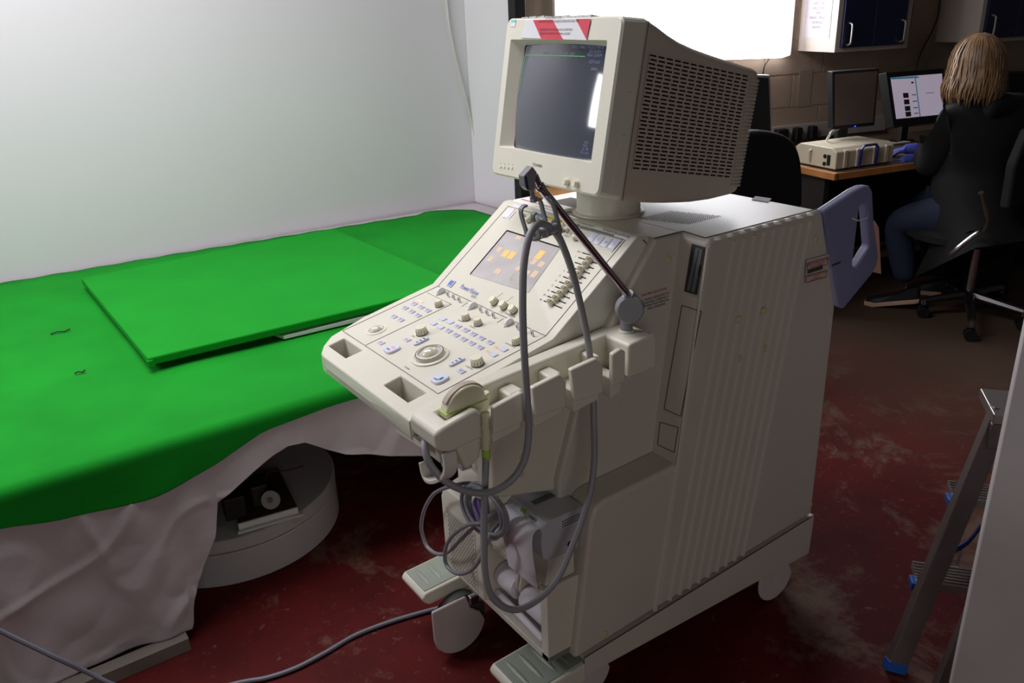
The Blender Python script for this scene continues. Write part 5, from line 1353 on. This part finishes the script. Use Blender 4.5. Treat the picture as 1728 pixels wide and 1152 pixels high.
# head shape and hair
HF = Fr(hd_, V(.95, -.31, 0).normalized(), V(.31, .95, 0).normalized(), V(0, 0, 1))
fc = MB().ball(HF.p(0, .0, .01), .068, .082, .102, HF, 20, 14)
fc.ball(HF.p(0, .084, -.005), .010, .014, .016, HF, 10, 6); fc.ball(HF.p(-.03, .074, .02), .011, .006, .007, HF, 8, 5, 1); fc.ball(HF.p(.03, .074, .02), .011, .006, .007, HF, 8, 5, 1); fc.ball(HF.p(0, .074, -.045), .022, .008, .007, HF, 10, 5, 2)
fc.build('face', [SKIN, mat('eye_white', (220, 220, 220), .3), mat('lip_tone', (170, 90, 90), .5)], pe, smooth=80)
hm_ = MB(); rings = []
hr = random.Random(11)
def hpt(phi, a, drop, wv=0.0):
    'scalp direction a; phi runs from the crown to the ears, then the hair hangs by drop'
    r_ = .094 * math.sin(min(phi, math.pi / 2)); z_ = .012 + .114 * math.cos(min(phi, math.pi / 2))
    q = 1.0 + .22 * drop / .15 - 3.2 * max(0, drop - .12)
    return HF.p(r_ * q * math.cos(a) + wv, r_ * 1.14 * q * math.sin(a), z_ - drop)
for j in range(20):
    t = j / 19; phi = min(1, t * 1.9) * math.pi / 2 + .05; drop = max(0, t - .5) * .30
    rings.append([hpt(phi, 2 * math.pi * k / 44, drop, .004 * math.sin(k * 1.7 + j * .5)) for k in range(44)])
hm_.loft(rings)
for k in range(260):
    a = math.radians(hr.uniform(110, 430)); L_ = .13 + .06 * hr.random(); w1 = hr.uniform(.004, .011); ph = hr.uniform(0, 6); n_ = 12; pts = []
    for j in range(n_):
        t = j / (n_ - 1); phi = min(1, t * 2) * math.pi / 2 + .10; drop = max(0, t - .45) / .55 * L_
        pts.append(hpt(phi, a + .25 * t * math.sin(ph), drop, w1 * math.sin(t * 7 + ph) * t) + HF.z * .002 + (HF.p(math.cos(a), math.sin(a), 0) - HF.o) * (.003 + .006 * hr.random()))
    hm_.tube(pts, [.0036] * (n_ - 2) + [.0024, .0008], 4)
hm_.build('hair', HAIR, pe, smooth=80)

oc = root('office_chair', (3.12, .80, 0), 'office chair with chrome arm and star base, under the seated person', 'chair')
sx_, sy_ = 3.08, .86
MB().lathe(Fr(V(sx_, sy_, .385), V(1, 0, 0), V(0, 1, 0), V(0, 0, 1)), [(.20, 0), (.25, .02), (.25, .05), (.2, .065)], 28).build('seat', CH, oc)
cb0 = at(1633, 500, 'z', .10)
MB().cyl(V(cb0.x, cb0.y, .09), V(cb0.x, cb0.y, .39), .022, n=14).build('gas_column', CHROME, oc)
SAT = mat('dark_polished_metal', (90, 86, 88), .25, .9)
for px, py in ((1560, 510), (1640, 548), (1728, 530), (1690, 490), (1600, 478)):
    e = at(px, py, 'z', .075); d = (e - cb0); 
    if d.length > .34: e = cb0 + d * (.34 / d.length); e.z = .075
    MB().tube([V(cb0.x, cb0.y, .115), e + V(0, 0, .012)], [.026, .016], 8).build('base_arm', SAT, oc)
    MB().cyl(e + V(0, 0, -.01), e + V(0, 0, .02), .014, n=10).build('castor_stem', CHROME, oc)
    for s in (-1, 1): MB().cyl(e + V(s * .006, s * .004, -.047), e + V(s * .022, s * .015, -.047), .028, n=14).build('castor', DARK, oc)
arm = [at(1655, 325, 'y', .60), at(1660, 345, 'y', .60), at(1666, 368, 'y', .60), at(1660, 386, 'y', .62), at(1640, 400, 'y', .66), at(1615, 420, 'y', .70), at(1604, 430, 'y', .72)]
MB().tube(catmull(arm, 5), .011, 10).build('chair_arm', CHROME, oc)
bq = [V(sx_ - .20, .58, .60), V(sx_ + .2, .55, .60), V(sx_ + .21, .55, .80), V(sx_ + .16, .55, .94), V(sx_ - .14, .58, .94), V(sx_ - .21, .58, .80)]
MB().prism(bq, V(.01, .05, 0)).build('backrest', CH, oc, bevel=.018, seg=4)
MB().bar([V(sx_, .75, .40), V(sx_, .56, .42), V(sx_, .56, .66)], V(1, 0, 0), .06, .012).build('back_support', DARK, oc)
# black bag with cartons
bg_ = at(1675, 505, 'z', .0); bf = Fr(bg_, V(.93, -.36, 0).normalized(), V(.36, .93, 0).normalized(), V(0, 0, 1))
MB().box(-.10, .12, .02, .26, .0, .30, bf).build('black_bag', mat('black_nylon', (22, 22, 24), .6, var=.2), None, bevel=.02, seg=3, label='black bag on the floor behind the office chair', cat='bag')
for k, (x0, x1, z0, z1) in enumerate(((-.08, .0, .302, .36), (.015, .09, .302, .39))):
    MB().box(x0, x1, .04, .18, z0, z1, bf).build('carton', mat('tan_card', (176, 138, 84), .8), None, bevel=.002, label=('lower tan carton on top of the black bag, left one', 'taller tan carton on top of the black bag, right one')[k], cat='carton')
MB().tube(catmull([at(1668, 512, 'z', .02), at(1690, 516, 'z', .02), at(1728, 530, 'z', .02), at(1760, 542, 'z', .02)], 4), .010, 8).build('metal_bar', CHROME, None, label='polished metal bar lying on the floor at the right edge', cat='bar')
